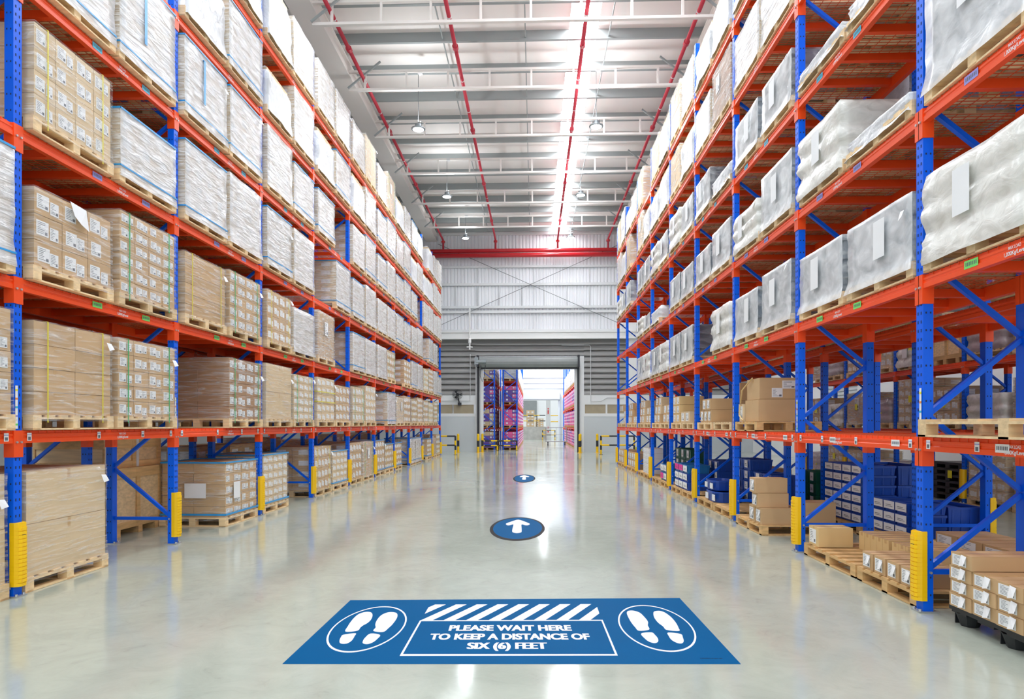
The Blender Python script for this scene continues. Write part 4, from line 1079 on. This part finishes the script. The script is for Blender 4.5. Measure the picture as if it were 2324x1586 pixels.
# ---- second aisle: single rack by the white wall
def note(t, x, y, z): O('yellow_note', MB().box(x, x+.002, y-.07, y+.07, z-.08, z+.08).mesh('yellow_note', ['label_yellow']), t)
bays3 = YR[2:8]
k = 0
for b in range(5):
    y0, y1 = bays3[b], bays3[b+1]; L = y1-y0
    for f, nm in ((.26, 'near'), (.74, 'far')):
        yy = y0+L*f; w = L/2-.17
        for lev in (0, 1, 2):
            z = 0 if lev == 0 else LEV_R[lev-1]
            k += 1
            if (lev, b, nm) in ((0,2,'near'), (0,2,'far'), (2,2,'near')): continue
            kind, H, op = (('label', 1.15, {}), ('mauve', .75, {}), ('brown', .95, {}), ('sack', .7, {}), ('label', .9, {}))[(k*2+lev) % 5]
            t = load(8.7, yy, z, 1, kind, w-.05, 1.0, H, '%s half of %s bay, %s, single rack' % (nm, ORD[b], LEVN[lev]), strap='none', **op)
            note(t, .03, .05, H*.6)
ct = crate('wooden_crate', 'pale wooden crate with a yellow note on the single rack across the second aisle', 8.72, 9.7, 13.78, 14.82, LEV_R[1]+.008, .7)
O('yellow_note', MB().box(-.515, -.51, -.1, .08, .5, .66).mesh('yellow_note', ['label_yellow']), ct)
t = thing('crate_tower', 'stack of flat black plastic pallets with a yellow note in the second aisle', 'pallet stack', (8.75, 14.3, .001), math.pi)
for i in range(6):
    O('pallet_tier', MB().box(0,-1.0,-.5,.5,.10+i*.13,.15+i*.13).box(0,-1,-.5,-.36,i*.13,.1+i*.13).box(0,-1,-.07,.07,i*.13,.1+i*.13).box(0,-1,.36,.5,i*.13,.1+i*.13).mesh('pallet_tier', ['black_plastic']), t)
note(t, .01, .1, .55)
for i, (dx, dy, z) in enumerate(((0,0,0), (.1,.15,.24), (.05,-.1,.48))):
    m = MB(); pr = [(r_*1.0, zz) for r_, zz in ((.05,0),(.30,.03),(.38,.1),(.36,.18),(.22,.235),(.03,.24))]
    m.lathe(pr, 16); 
    o = tag(O('sack', m.mesh('sack', ['film_mauve' if i else 'film_cream'], True), None, (9.15+dx, 15.5+dy, z+.002)), 'filled sack lying beside the black pallet stack, %s of three' % ['lowest','middle','topmost'][i], 'sack')
# ================================================================== FLOOR SIGNS
def flat(name, pts, z, mt, parent=None, h=.0012):
    return O(name, MB().extrude([(x, y, z) for x, y in pts], (0, 0, h)).mesh(name, [mt]), parent)
def ell(cx, cy_, rx, ry, n=64, a0=0): return [(cx+rx*math.cos(2*math.pi*i/n), cy_+ry*math.sin(2*math.pi*i/n)) for i in range(n)]
sg_ = thing('floor_sign', 'large blue floor sign with footprints asking people to wait six feet apart', 'floor sign', (0,0,0))
P = [(-1.67,5.96),(1.34,6.14),(1.38,4.46),(-1.68,4.36)]
flat('backing', P, .0005, 'sign_blue', sg_)
Z1 = .0018
def annulus(name, cx, cy_, rx, ry, w1, w2, parent, mt='sign_white', z=Z1):
    m = MB(); n_ = 72; h = .0008
    a = ell(cx, cy_, rx, ry, n_); b = ell(cx, cy_, rx-w1, ry-w2, n_)
    for i in range(n_):
        j = (i+1) % n_
        m.poly([(*a[i], z+h), (*a[j], z+h), (*b[j], z+h), (*b[i], z+h)])
        m.poly([(*a[i], z), (*a[j], z), (*a[j], z+h), (*a[i], z+h)])
    return O(name, m.mesh(name, [mt]), parent)
annulus('circle', -1.305, 5.178, .281, .588, .013, .028, sg_)
annulus('circle', .963, 5.280, .286, .602, .013, .028, sg_)
def smooth(pts, k=5):
    out = []; n_ = len(pts)
    for i in range(n_):
        p0, p1, p2, p3 = pts[i-1], pts[i], pts[(i+1) % n_], pts[(i+2) % n_]
        for q in range(k):
            t = q/k
            out.append(tuple(.5*((2*p1[c]) + (-p0[c]+p2[c])*t + (2*p0[c]-5*p1[c]+4*p2[c]-p3[c])*t*t + (-p0[c]+3*p1[c]-3*p2[c]+p3[c])*t**3) for c in (0,1)))
    return out
feet = [
 ([(-1.453,5.053),(-1.473,5.181),(-1.486,5.366),(-1.478,5.517),(-1.437,5.585),(-1.39,5.58),(-1.355,5.506),(-1.335,5.385),(-1.338,5.284),(-1.358,5.213),(-1.365,5.158),(-1.369,5.077)],
  [(-1.447,4.976),(-1.366,5.015),(-1.354,4.949),(-1.347,4.851),(-1.36,4.785),(-1.391,4.77),(-1.419,4.79),(-1.439,4.848),(-1.45,4.921)]),
 ([(-1.242,5.076),(-1.246,5.162),(-1.268,5.244),(-1.282,5.358),(-1.279,5.493),(-1.244,5.578),(-1.192,5.586),(-1.155,5.543),(-1.133,5.437),(-1.13,5.276),(-1.141,5.152),(-1.162,5.053)],
  [(-1.248,5.011),(-1.168,4.981),(-1.168,4.882),(-1.182,4.809),(-1.211,4.769),(-1.246,4.784),(-1.261,4.83),(-1.265,4.915)]),
 ([(.812,5.15),(.797,5.23),(.784,5.369),(.781,5.531),(.787,5.64),(.809,5.695),(.851,5.703),(.896,5.643),(.915,5.52),(.922,5.388),(.904,5.288),(.895,5.179)],
  [(.819,5.083),(.902,5.111),(.918,5.05),(.924,4.963),(.91,4.891),(.879,4.862),(.846,4.893),(.825,4.972)]),
 ([(1.031,5.178),(1.02,5.27),(1.0,5.362),(.994,5.493),(1.007,5.616),(1.029,5.686),(1.077,5.704),(1.112,5.65),(1.137,5.513),(1.142,5.352),(1.134,5.227),(1.12,5.155)],
  [(1.028,5.11),(1.117,5.08),(1.115,4.994),(1.102,4.909),(1.076,4.861),(1.044,4.874),(1.019,4.942),(1.017,5.028)])]
for sole, heel in feet:
    f = flat('footprint', smooth(sole, 4), Z1, 'sign_white', sg_)
    flat('heel', smooth(heel, 4), Z1, 'sign_white', f)
def lerp_band(x0, x1):  # the sign sits a touch askew on the floor
    return (x0+.93)/1.49*.066
m = MB()
fo = [(-.93,5.364),(.561,5.428),(.579,4.592),(-.928,4.536)]; fi = [(-.915,5.341),(.548,5.401),(.563,4.621),(-.912,4.572)]
for i in range(4):
    j = (i+1) % 4
    m.extrude([(*fo[i], Z1), (*fo[j], Z1), (*fi[j], Z1), (*fi[i], Z1)], (0,0,.0008))
O('text_frame', m.mesh('text_frame', ['sign_white']), sg_)
def clipx(poly, x, keep_right):
    out = []
    for i in range(len(poly)):
        a, b = poly[i], poly[(i+1) % len(poly)]
        ia = (a[0] >= x) == keep_right; ib = (b[0] >= x) == keep_right
        if ia: out.append(a)
        if ia != ib:
            t = (x-a[0])/(b[0]-a[0]); out.append((x, a[1]+t*(b[1]-a[1])))
    return out
for i in range(9):
    x = -.891 - .216 + i*.1845 + (0 if i else 0)
    dz = lambda xx: (xx+.9)*.0446
    p = [(x, 5.366+dz(x)), (x+.095, 5.366+dz(x+.095)), (x+.325, 5.852+dz(x+.325)-.015), (x+.23, 5.852+dz(x+.23)-.015)]
    p = clipx(clipx(p, -.922, True), .552, False)
    if len(p) >= 3: flat('hazard_stripe', p, Z1, 'sign_white', sg_)
for body, wd, cx, y in (('PLEASE WAIT HERE', .955, -.184, 5.112), ('TO KEEP A DISTANCE OF', 1.20, -.18, 4.902), ('SIX (6) FEET', .567, -.19, 4.688)):
    o = O('lettering', text_mesh(body, .146 if '(' not in body else .18, 'sign_white'   , wd, (.034 if '(' not in body else .008), .002 if '(' not in body else .0065), sg_, (cx, y - (.03 if '(' in body else 0), Z1+.001), .036)
o = O('lettering', text_mesh('FLOORSIGN_US_6644_1001', .022, 'sign_black', .15, 0), sg_, (1.21, 4.545, Z1+.001), .03)
def arrow_sign(label, cx, cy_, rx, ry, tip):
    t = thing('floor_arrow', label, 'floor sticker', (0,0,0), 0, 'floor arrows')
    flat('rim', ell(cx, cy_, rx, ry), .0005, 'sign_black', t)
    flat('disc', ell(cx+.002, cy_+.03, rx*.89, ry*.905), .0012, 'sign_blue', t, .001)
    flat('arrow', smooth(tip, 3), .0024, 'sign_white', t, .0006)
arrow_sign('blue round arrow sticker on the floor just beyond the wait sign', -.255, 10.23, .425, 1.15, [(-.267,11.087),(-.165,10.9),(-.075,10.658),(-.074,10.551),(-.097,10.472),(-.141,10.471),(-.198,10.558),(-.192,10.2),(-.185,9.859),(-.20,9.76),(-.252,9.711),(-.305,9.76),(-.327,9.877),(-.33,10.2),(-.33,10.553),(-.382,10.463),(-.426,10.461),(-.451,10.592),(-.439,10.689),(-.36,10.9)])
arrow_sign('small looking blue round arrow sticker further down the aisle floor', -.29, 19.62, .325, 1.44, [(-.304,20.842),(-.22,20.55),(-.15,20.248),(-.165,20.08),(-.247,20.053),(-.242,19.65),(-.237,19.232),(-.285,19.057),(-.346,19.228),(-.346,19.65),(-.346,20.049),(-.425,20.05),(-.435,20.2),(-.38,20.6)])
# ================================================================== BARRIERS
def striped(m, p, q, r, n=10, seg=.28, start=0):
    p = Vector(p); q = Vector(q); L = (q-p).length; k = max(1, round(L/seg))
    for i in range(k):
        m.tube([p+(q-p)*i/k, p+(q-p)*(i+1)/k], r, n, (i+start) % 2)
def barrier(label, x0, x1, y, n_rail=2, h=1.0, posts=None, group='yellow and black barriers'):
    t = thing('safety_barrier', label, 'barrier', ((x0+x1)/2, y, 0), 0, group); w = (x1-x0)/2
    for x in (posts or (-w, w)):
        m = MB(); striped(m, (x,0,0), (x,0,h), .05); m.box(x-.09, x+.09, -.09, .09, 0, .012, 1)
        O('post', m.mesh('post', ['yellow_plastic', 'rail_black']), t)
    for z in ([h-.02, h*.5] if n_rail == 2 else [h-.02]):
        m = MB(); striped(m, (-w,0,z), (w,0,z), .045, seg=.42)
        O('rail', m.mesh('rail', ['yellow_plastic', 'rail_black']), t)
barrier('yellow and black barrier at the end of the carton rack by the grey wall', -5.9, -4.14, 34.7)
barrier('yellow and black barrier beyond the tote rack end by the grey wall', 3.55, 5.3, 35.2)
def bollard(label, x, y):
    t = thing('bollard', label, 'bollard', (x, y, 0), 0, 'door bollards')
    m = MB(); striped(m, (0,0,0), (0,0,1.02), .07, 12, .34); m.lathe([(.07,1.02),(.05,1.06),(.01,1.08)], 12)
    O('tube', m.mesh('tube', ['yellow_plastic', 'rail_black']), t)
    O('base_plate', MB().box(-.12,.12,-.12,.12,0,.012).mesh('base_plate', ['yellow_plastic']), t)
bollard('yellow and black bollard beside the door jamb near the wall fan', -3.16, 37.3)
bollard('yellow and black bollard against the dark guide rail, fan side of door', -2.98, 38.1)
bollard('yellow and black bollard beside the door jamb nearest the tote rack', 2.56, 37.1)
bollard('yellow and black bollard against the guide rail, tote rack side of door', 2.66, 38.1)
bollard('yellow and black post standing alone past the carton rack barrier', -4.34, 37.7)
bollard('yellow and black post standing alone past the tote rack barrier', 3.6, 37.8)
cs = thing('wet_floor_sign', 'yellow folding caution sign standing behind the far tote rack bays', 'sign', (4.35, 27.6, 0))
O('board', MB().extrude([(-.17,0,0),(.17,0,0),(.12,.12,.66),(-.12,.12,.66)], (0,.012,0)).mesh('board', ['label_yellow']), cs)
O('warning_triangle', MB().extrude([(-.09,.035,.25),(.09,.035,.25),(0,.065,.45)], (0,-.004,0)).mesh('warning_triangle', ['label_red']), cs)
O('rear_board', MB().extrude([(-.17,.28,0),(.17,.28,0),(.12,.15,.66),(-.12,.15,.66)], (0,.012,0)).mesh('rear_board', ['label_yellow']), cs)
# ================================================================== ROOM BEYOND THE DOORWAY
Y2 = [41.0, 43.6, 46.2, 48.8, 51.4, 54.0, 56.6, 59.2, 61.8]
LV2 = [1.38, 2.84, 4.3]
rack('pallet_rack', 'rack of pink and purple boxes in the next hall, end frame facing the doorway', -1, 1.02, Y2, LV2, 7.0, front=False)
rack('pallet_rack', 'rack standing behind the pink box rack in the next hall', -1, 2.42, Y2[:4], LV2, 7.0, front=False)
rack('pallet_rack', 'rack of pink boxes along the far side of the next hall', 1, 2.72, Y2[1:], LV2, 7.0, front=False)
def pink_stack(W, D, H, cols, rows, seed, colours):
    def mk():
        r = random.Random(seed); m = MB(); g = .004; cw, ch = W/cols, H/rows; nd_ = 2
        for k in range(rows):
            for j in range(cols):
                for i in range(nd_):
                    x0, x1 = (0, -D*.36) if i == 0 else (-D*.36, -D)
                    c = r.choice(colours)
                    m.box(x0-g, x1+g, -W/2+j*cw+g, -W/2+(j+1)*cw-g, k*ch+g, (k+1)*ch-g, c)
                    for s in (-1, 1):
                        y = s*(W/2-g)
                        if j == (0 if s < 0 else cols-1):
                            n_ = 2 if i == 0 else 1
                            for q in range(n_):
                                xm = x0 + (x1-x0)*(q+.5)/n_
                                m.box(xm-.055, xm+.055, y, y+s*.003, k*ch+ch*.4, k*ch+ch*.8, 3)
                    if i == 0: m.box(-g, .002, -W/2+j*cw+cw*.25, -W/2+j*cw+cw*.7, k*ch+ch*.35, k*ch+ch*.8, 3)
        return m.mesh('box_stack', ['pink', 'purple', 'carton_pale', 'paper'])
    return cached(('pink', round(W,2), D, H, cols, rows, seed, tuple(colours)), mk)
def room2(xf, sg, Ys, nm, nb):
    for b in range(nb):
        y0, y1 = Ys[b], Ys[b+1]; L = y1-y0
        for f, s in ((.26, 'near'), (.74, 'far')):
            for lev in range(4):
                z = 0 if lev == 0 else LV2[lev-1]
                w = L/2-.15; sd = (b*7+lev*3+(f > .5)) % 6
                t = thing('boxed_pallet', ('pink and purple boxes' if lev < 3 else 'film-wrapped boxes') + ', %s half of %s bay, %s, %s' % (s, ORD[b], LEVN[lev], nm), 'pallet load', (sg*xf, y0+L*f, z+(.007 if z else .001)), 0 if sg < 0 else math.pi, 'pink box pallets in the next hall')
                O('pallet', pallet_mesh(w+.04, 1.0, 'wood_warm'), t)
                if lev < 3: O('box_stack', pink_stack(w, 1.0, 1.0, 2, 4 if lev else 5, sd, (0,0,0,1) if sd % 2 else (0,1,0)), t, (0,0,PH))
                else:
                    O('box_stack', pink_stack(w, 1.0, 1.1, 2, 4, sd, (2,2,2)), t, (0,0,PH))
                    O('stretch_wrap', shell(w, 1.0, PH, 1.26, 8, .01, sd, 'film_white'), t)
room2(1.0, -1, Y2, 'near hall rack', 8)
room2(2.70, 1, Y2[1:], 'far hall rack', 6)
for b in range(2):
    for f, s in ((.26, 'near'), (.74, 'far')):
        for lev in range(4):
            z = 0 if lev == 0 else LV2[lev-1]
            t = thing('boxed_pallet', 'pale and purple boxes, %s half of %s bay, %s, hidden hall rack' % (s, ORD[b], LEVN[lev]), 'pallet load', (-2.42, Y2[b]+2.6*f, z+(.007 if z else .001)), 0, 'pink box pallets in the next hall')
            O('pallet', pallet_mesh(1.14, 1.0, 'wood_warm'), t)
            O('box_stack', pink_stack(1.1, 1.0, 1.0, 2, 4, lev+b, (1,0,1) if lev == 2 else (2,1,2)), t, (0,0,PH))
barrier('low yellow and black barrier protecting the end of the pink box rack', -3.4, -1.05, 40.2, 2, .62, posts=(-1.17, 0, 1.17))
# its far wall, shutter box and loading dock
YF = 66.0
m = MB()
x = -8.0
while x < 8: 
    m.poly([(x,YF,6.3),(x+.15,YF,6.3),(x+.15,YF,10),(x,YF,10)]); m.poly([(x+.15,YF,6.3),(x+.2,YF+.05,6.3),(x+.2,YF+.05,10),(x+.15,YF,10)]); x += .2
structure('wall_far', m, ['wall_sheet'])
structure('wall_far_upper', MB().box(-8, 8, YF, YF+.2, 4.8, 6.35), ['conduit'])
for z in (5.2, 5.75, 6.25): structure('steelwork_%d' % n, MB().box(-8, 8, YF-.12, YF, z, z+.1), ['white_paint']); n += 1
structure('wall_far_right', MB().box(2.5, 8, YF, YF+.2, 0, 4.8), ['wall_grey'])
structure('wall_far_left', MB().box(-8, -3.2, YF, YF+.2, 0, 4.8), ['wall_grey'])
structure('wall_right_far', MB().box(4.2, 4.4, 38.8, YF, 0, 8), ['wall_white'])
structure('wall_left_far', MB().box(-9.2, -9, 38.8, YF, 0, 8), ['wall_white'])
sb = thing('shutter_box', 'pale green shutter box above the far dock opening in the next hall', 'shutter box', (0, YF, 0))
O('housing', MB().box(-3.2, 2.55, -.5, -.01, 4.1, 4.8).mesh('housing', ['wall_grey']), sb)
O('bottom_edge', MB().box(-3.2, 2.55, -.52, -.1, 4.0, 4.1).mesh('bottom_edge', ['shutter']), sb)
O('guide_rail', MB().box(2.40, 2.55, -.3, -.01, 0, 4.0).mesh('guide_rail', ['wall_grey']), sb)
# dock beyond
structure('wall_dock', MB().box(-12, 12, 84, 84.2, 0, 9), ['wall_white'])
m = MB()
for i in range(10): m.extrude([(-12, 83.98, 5.0+i*.35), (-12, 83.9, 5.05+i*.35), (-12, 83.98, 5.3+i*.35)], (24,0,0))
structure('wall_dock_louvre', m, ['wall_sheet'])
structure('door_3', MB().box(-6, .35, 83.8, 83.98, 2.6, 4.6), ['shutter'])
structure('floor_dock', MB().box(-6, 1.25, 70, 79, .001, 1.35), ['concrete_wall'])
structure('column_dock', MB().box(1.28, 1.75, 70.2, 70.6, 0, 9), ['white_paint'])
t = thing('column_marker', 'red markings on the white column at the far dock', 'marking', (1.5, 70.19, 0))
for z0, h in ((3.2,.12),(2.7,.4),(1.2,.15),(.75,.15)): O('red_mark', MB().box(-.06,.06,-.012,0,z0,z0+h).mesh('red_mark', ['label_red']), t)
op = tag(O('orange_board', MB().box(.75,2.15,70.605,70.66,4.2,5.3).mesh('orange_board', ['label_orange'])), 'orange board hanging beside the white column at the far dock', 'board')
t = thing('guard_rail', 'yellow and dark railing along the top of the far concrete dock', 'railing', (0, 70.2, 1.352))
for x in (-5, -3, -1.6, .3): O('post', MB().box(x-.04,x+.04,-.04,.04,0,1.25).mesh('post', ['rail_black']), t)
for z in (.62, 1.22):
    m = MB(); striped(m, (-5,0,z), (1.2,0,z), .05, 8, .6); O('rail', m.mesh('rail', ['yellow_plastic','rail_black']), t)
t = thing('guard_rail', 'yellow railing with rounded end beyond the white dock column', 'railing', (2.6, 71.5, 0))
O('rail', MB().tube([(-.8,0,2.55),(.6,0,2.55),(.75,0,2.4),(.75,0,0)], .05, 8).tube([(-.8,0,1.9),(.75,0,1.9)], .05, 8).mesh('rail', ['yellow_plastic']), t)
O('post', MB().box(.1,.18,-.04,.04,0,2.5).mesh('post', ['rail_black']), t)
barrier('yellow and black barrier round the foot of the white dock column', .9, 2.2, 69.6, 2, 1.0)
for i, (x, z, h) in enumerate(((-2.1, 1.352, 1.5), (-.4, 1.352, 1.8), (.6, 1.352, .9))):
    t = thing('dock_carton', 'tall brown carton pallet on the concrete dock, %s from the white column' % ['third','second','first'][i], 'box', (x, 73+i*.2, z))
    O('carton_stack', stack_mesh(.9, .9, h, 2, 4, 'carton_pale', 1, i), t, (.45, 0, -.14))
# roll trolley
t = thing('roll_trolley', 'grey wire roll trolley parked before the far rack in the next hall', 'trolley', (1.72, 51.0, 0))
O('platform', MB().box(-.85,.85,-.4,.4,.26,.32).mesh('platform', ['purlin_grey']), t)
for sx in (-1, 1):
    m = MB()
    for y in (-.36, .36): m.tube([(sx*.8,y,.3),(sx*.8,y,1.35)], .02, 8)
    m.tube([(sx*.8,-.36,1.35),(sx*.8,.36,1.35)], .02, 8).tube([(sx*.8,-.36,.8),(sx*.8,.36,.8)], .012, 6)
    O('end_frame', m.mesh('end_frame', ['purlin_grey']), t)
m = MB().tube([(-.8,.36,1.35),(.8,.36,1.35)], .02, 8).tube([(-.8,.36,.8),(.8,.36,.8)], .012, 6)
for x in (-.4, 0, .4): m.tube([(x,.36,.3),(x,.36,1.35)], .012, 6)
O('side_frame', m.mesh('side_frame', ['purlin_grey']), t)
for x in (-.65, .65):
    for y in (-.3, .3): O('wheel', MB().tube([(x-.03,y,.12),(x+.03,y,.12)], .12, 14).box(x-.04,x+.04,y-.03,y+.03,.2,.27).mesh('wheel', ['rail_black']), t)

# unseen lamps added to brighten the next hall
lh = li.copy(); lh.energy = 260
for y in (44, 51, 58, 64):
    structure('steelwork_%d' % n, MB().box(-9, 4.4, y-.1, y+.1, 11.0, 11.3), ['warm_white']); n += 1  # roof beam that the added lamp's wire hangs from
    t = thing('high_bay_lamp', 'high bay lamp of the next hall, %s from the doorway' % ORD[[44,51,58,64].index(y)], 'lamp', (.9, y, 8.6), group='lamps of the next hall')
    O('lens', glow, t); O('housing', hous, t)
    O('wire', MB().tube([(0,0,.2),(0,0,2.4)], .008, 6).mesh('wire', ['wire_dark']), t)
    l = bpy.data.objects.new('high_bay_light', lh); COL.objects.link(l); l.parent = t; l.location = (0,0,-.02)
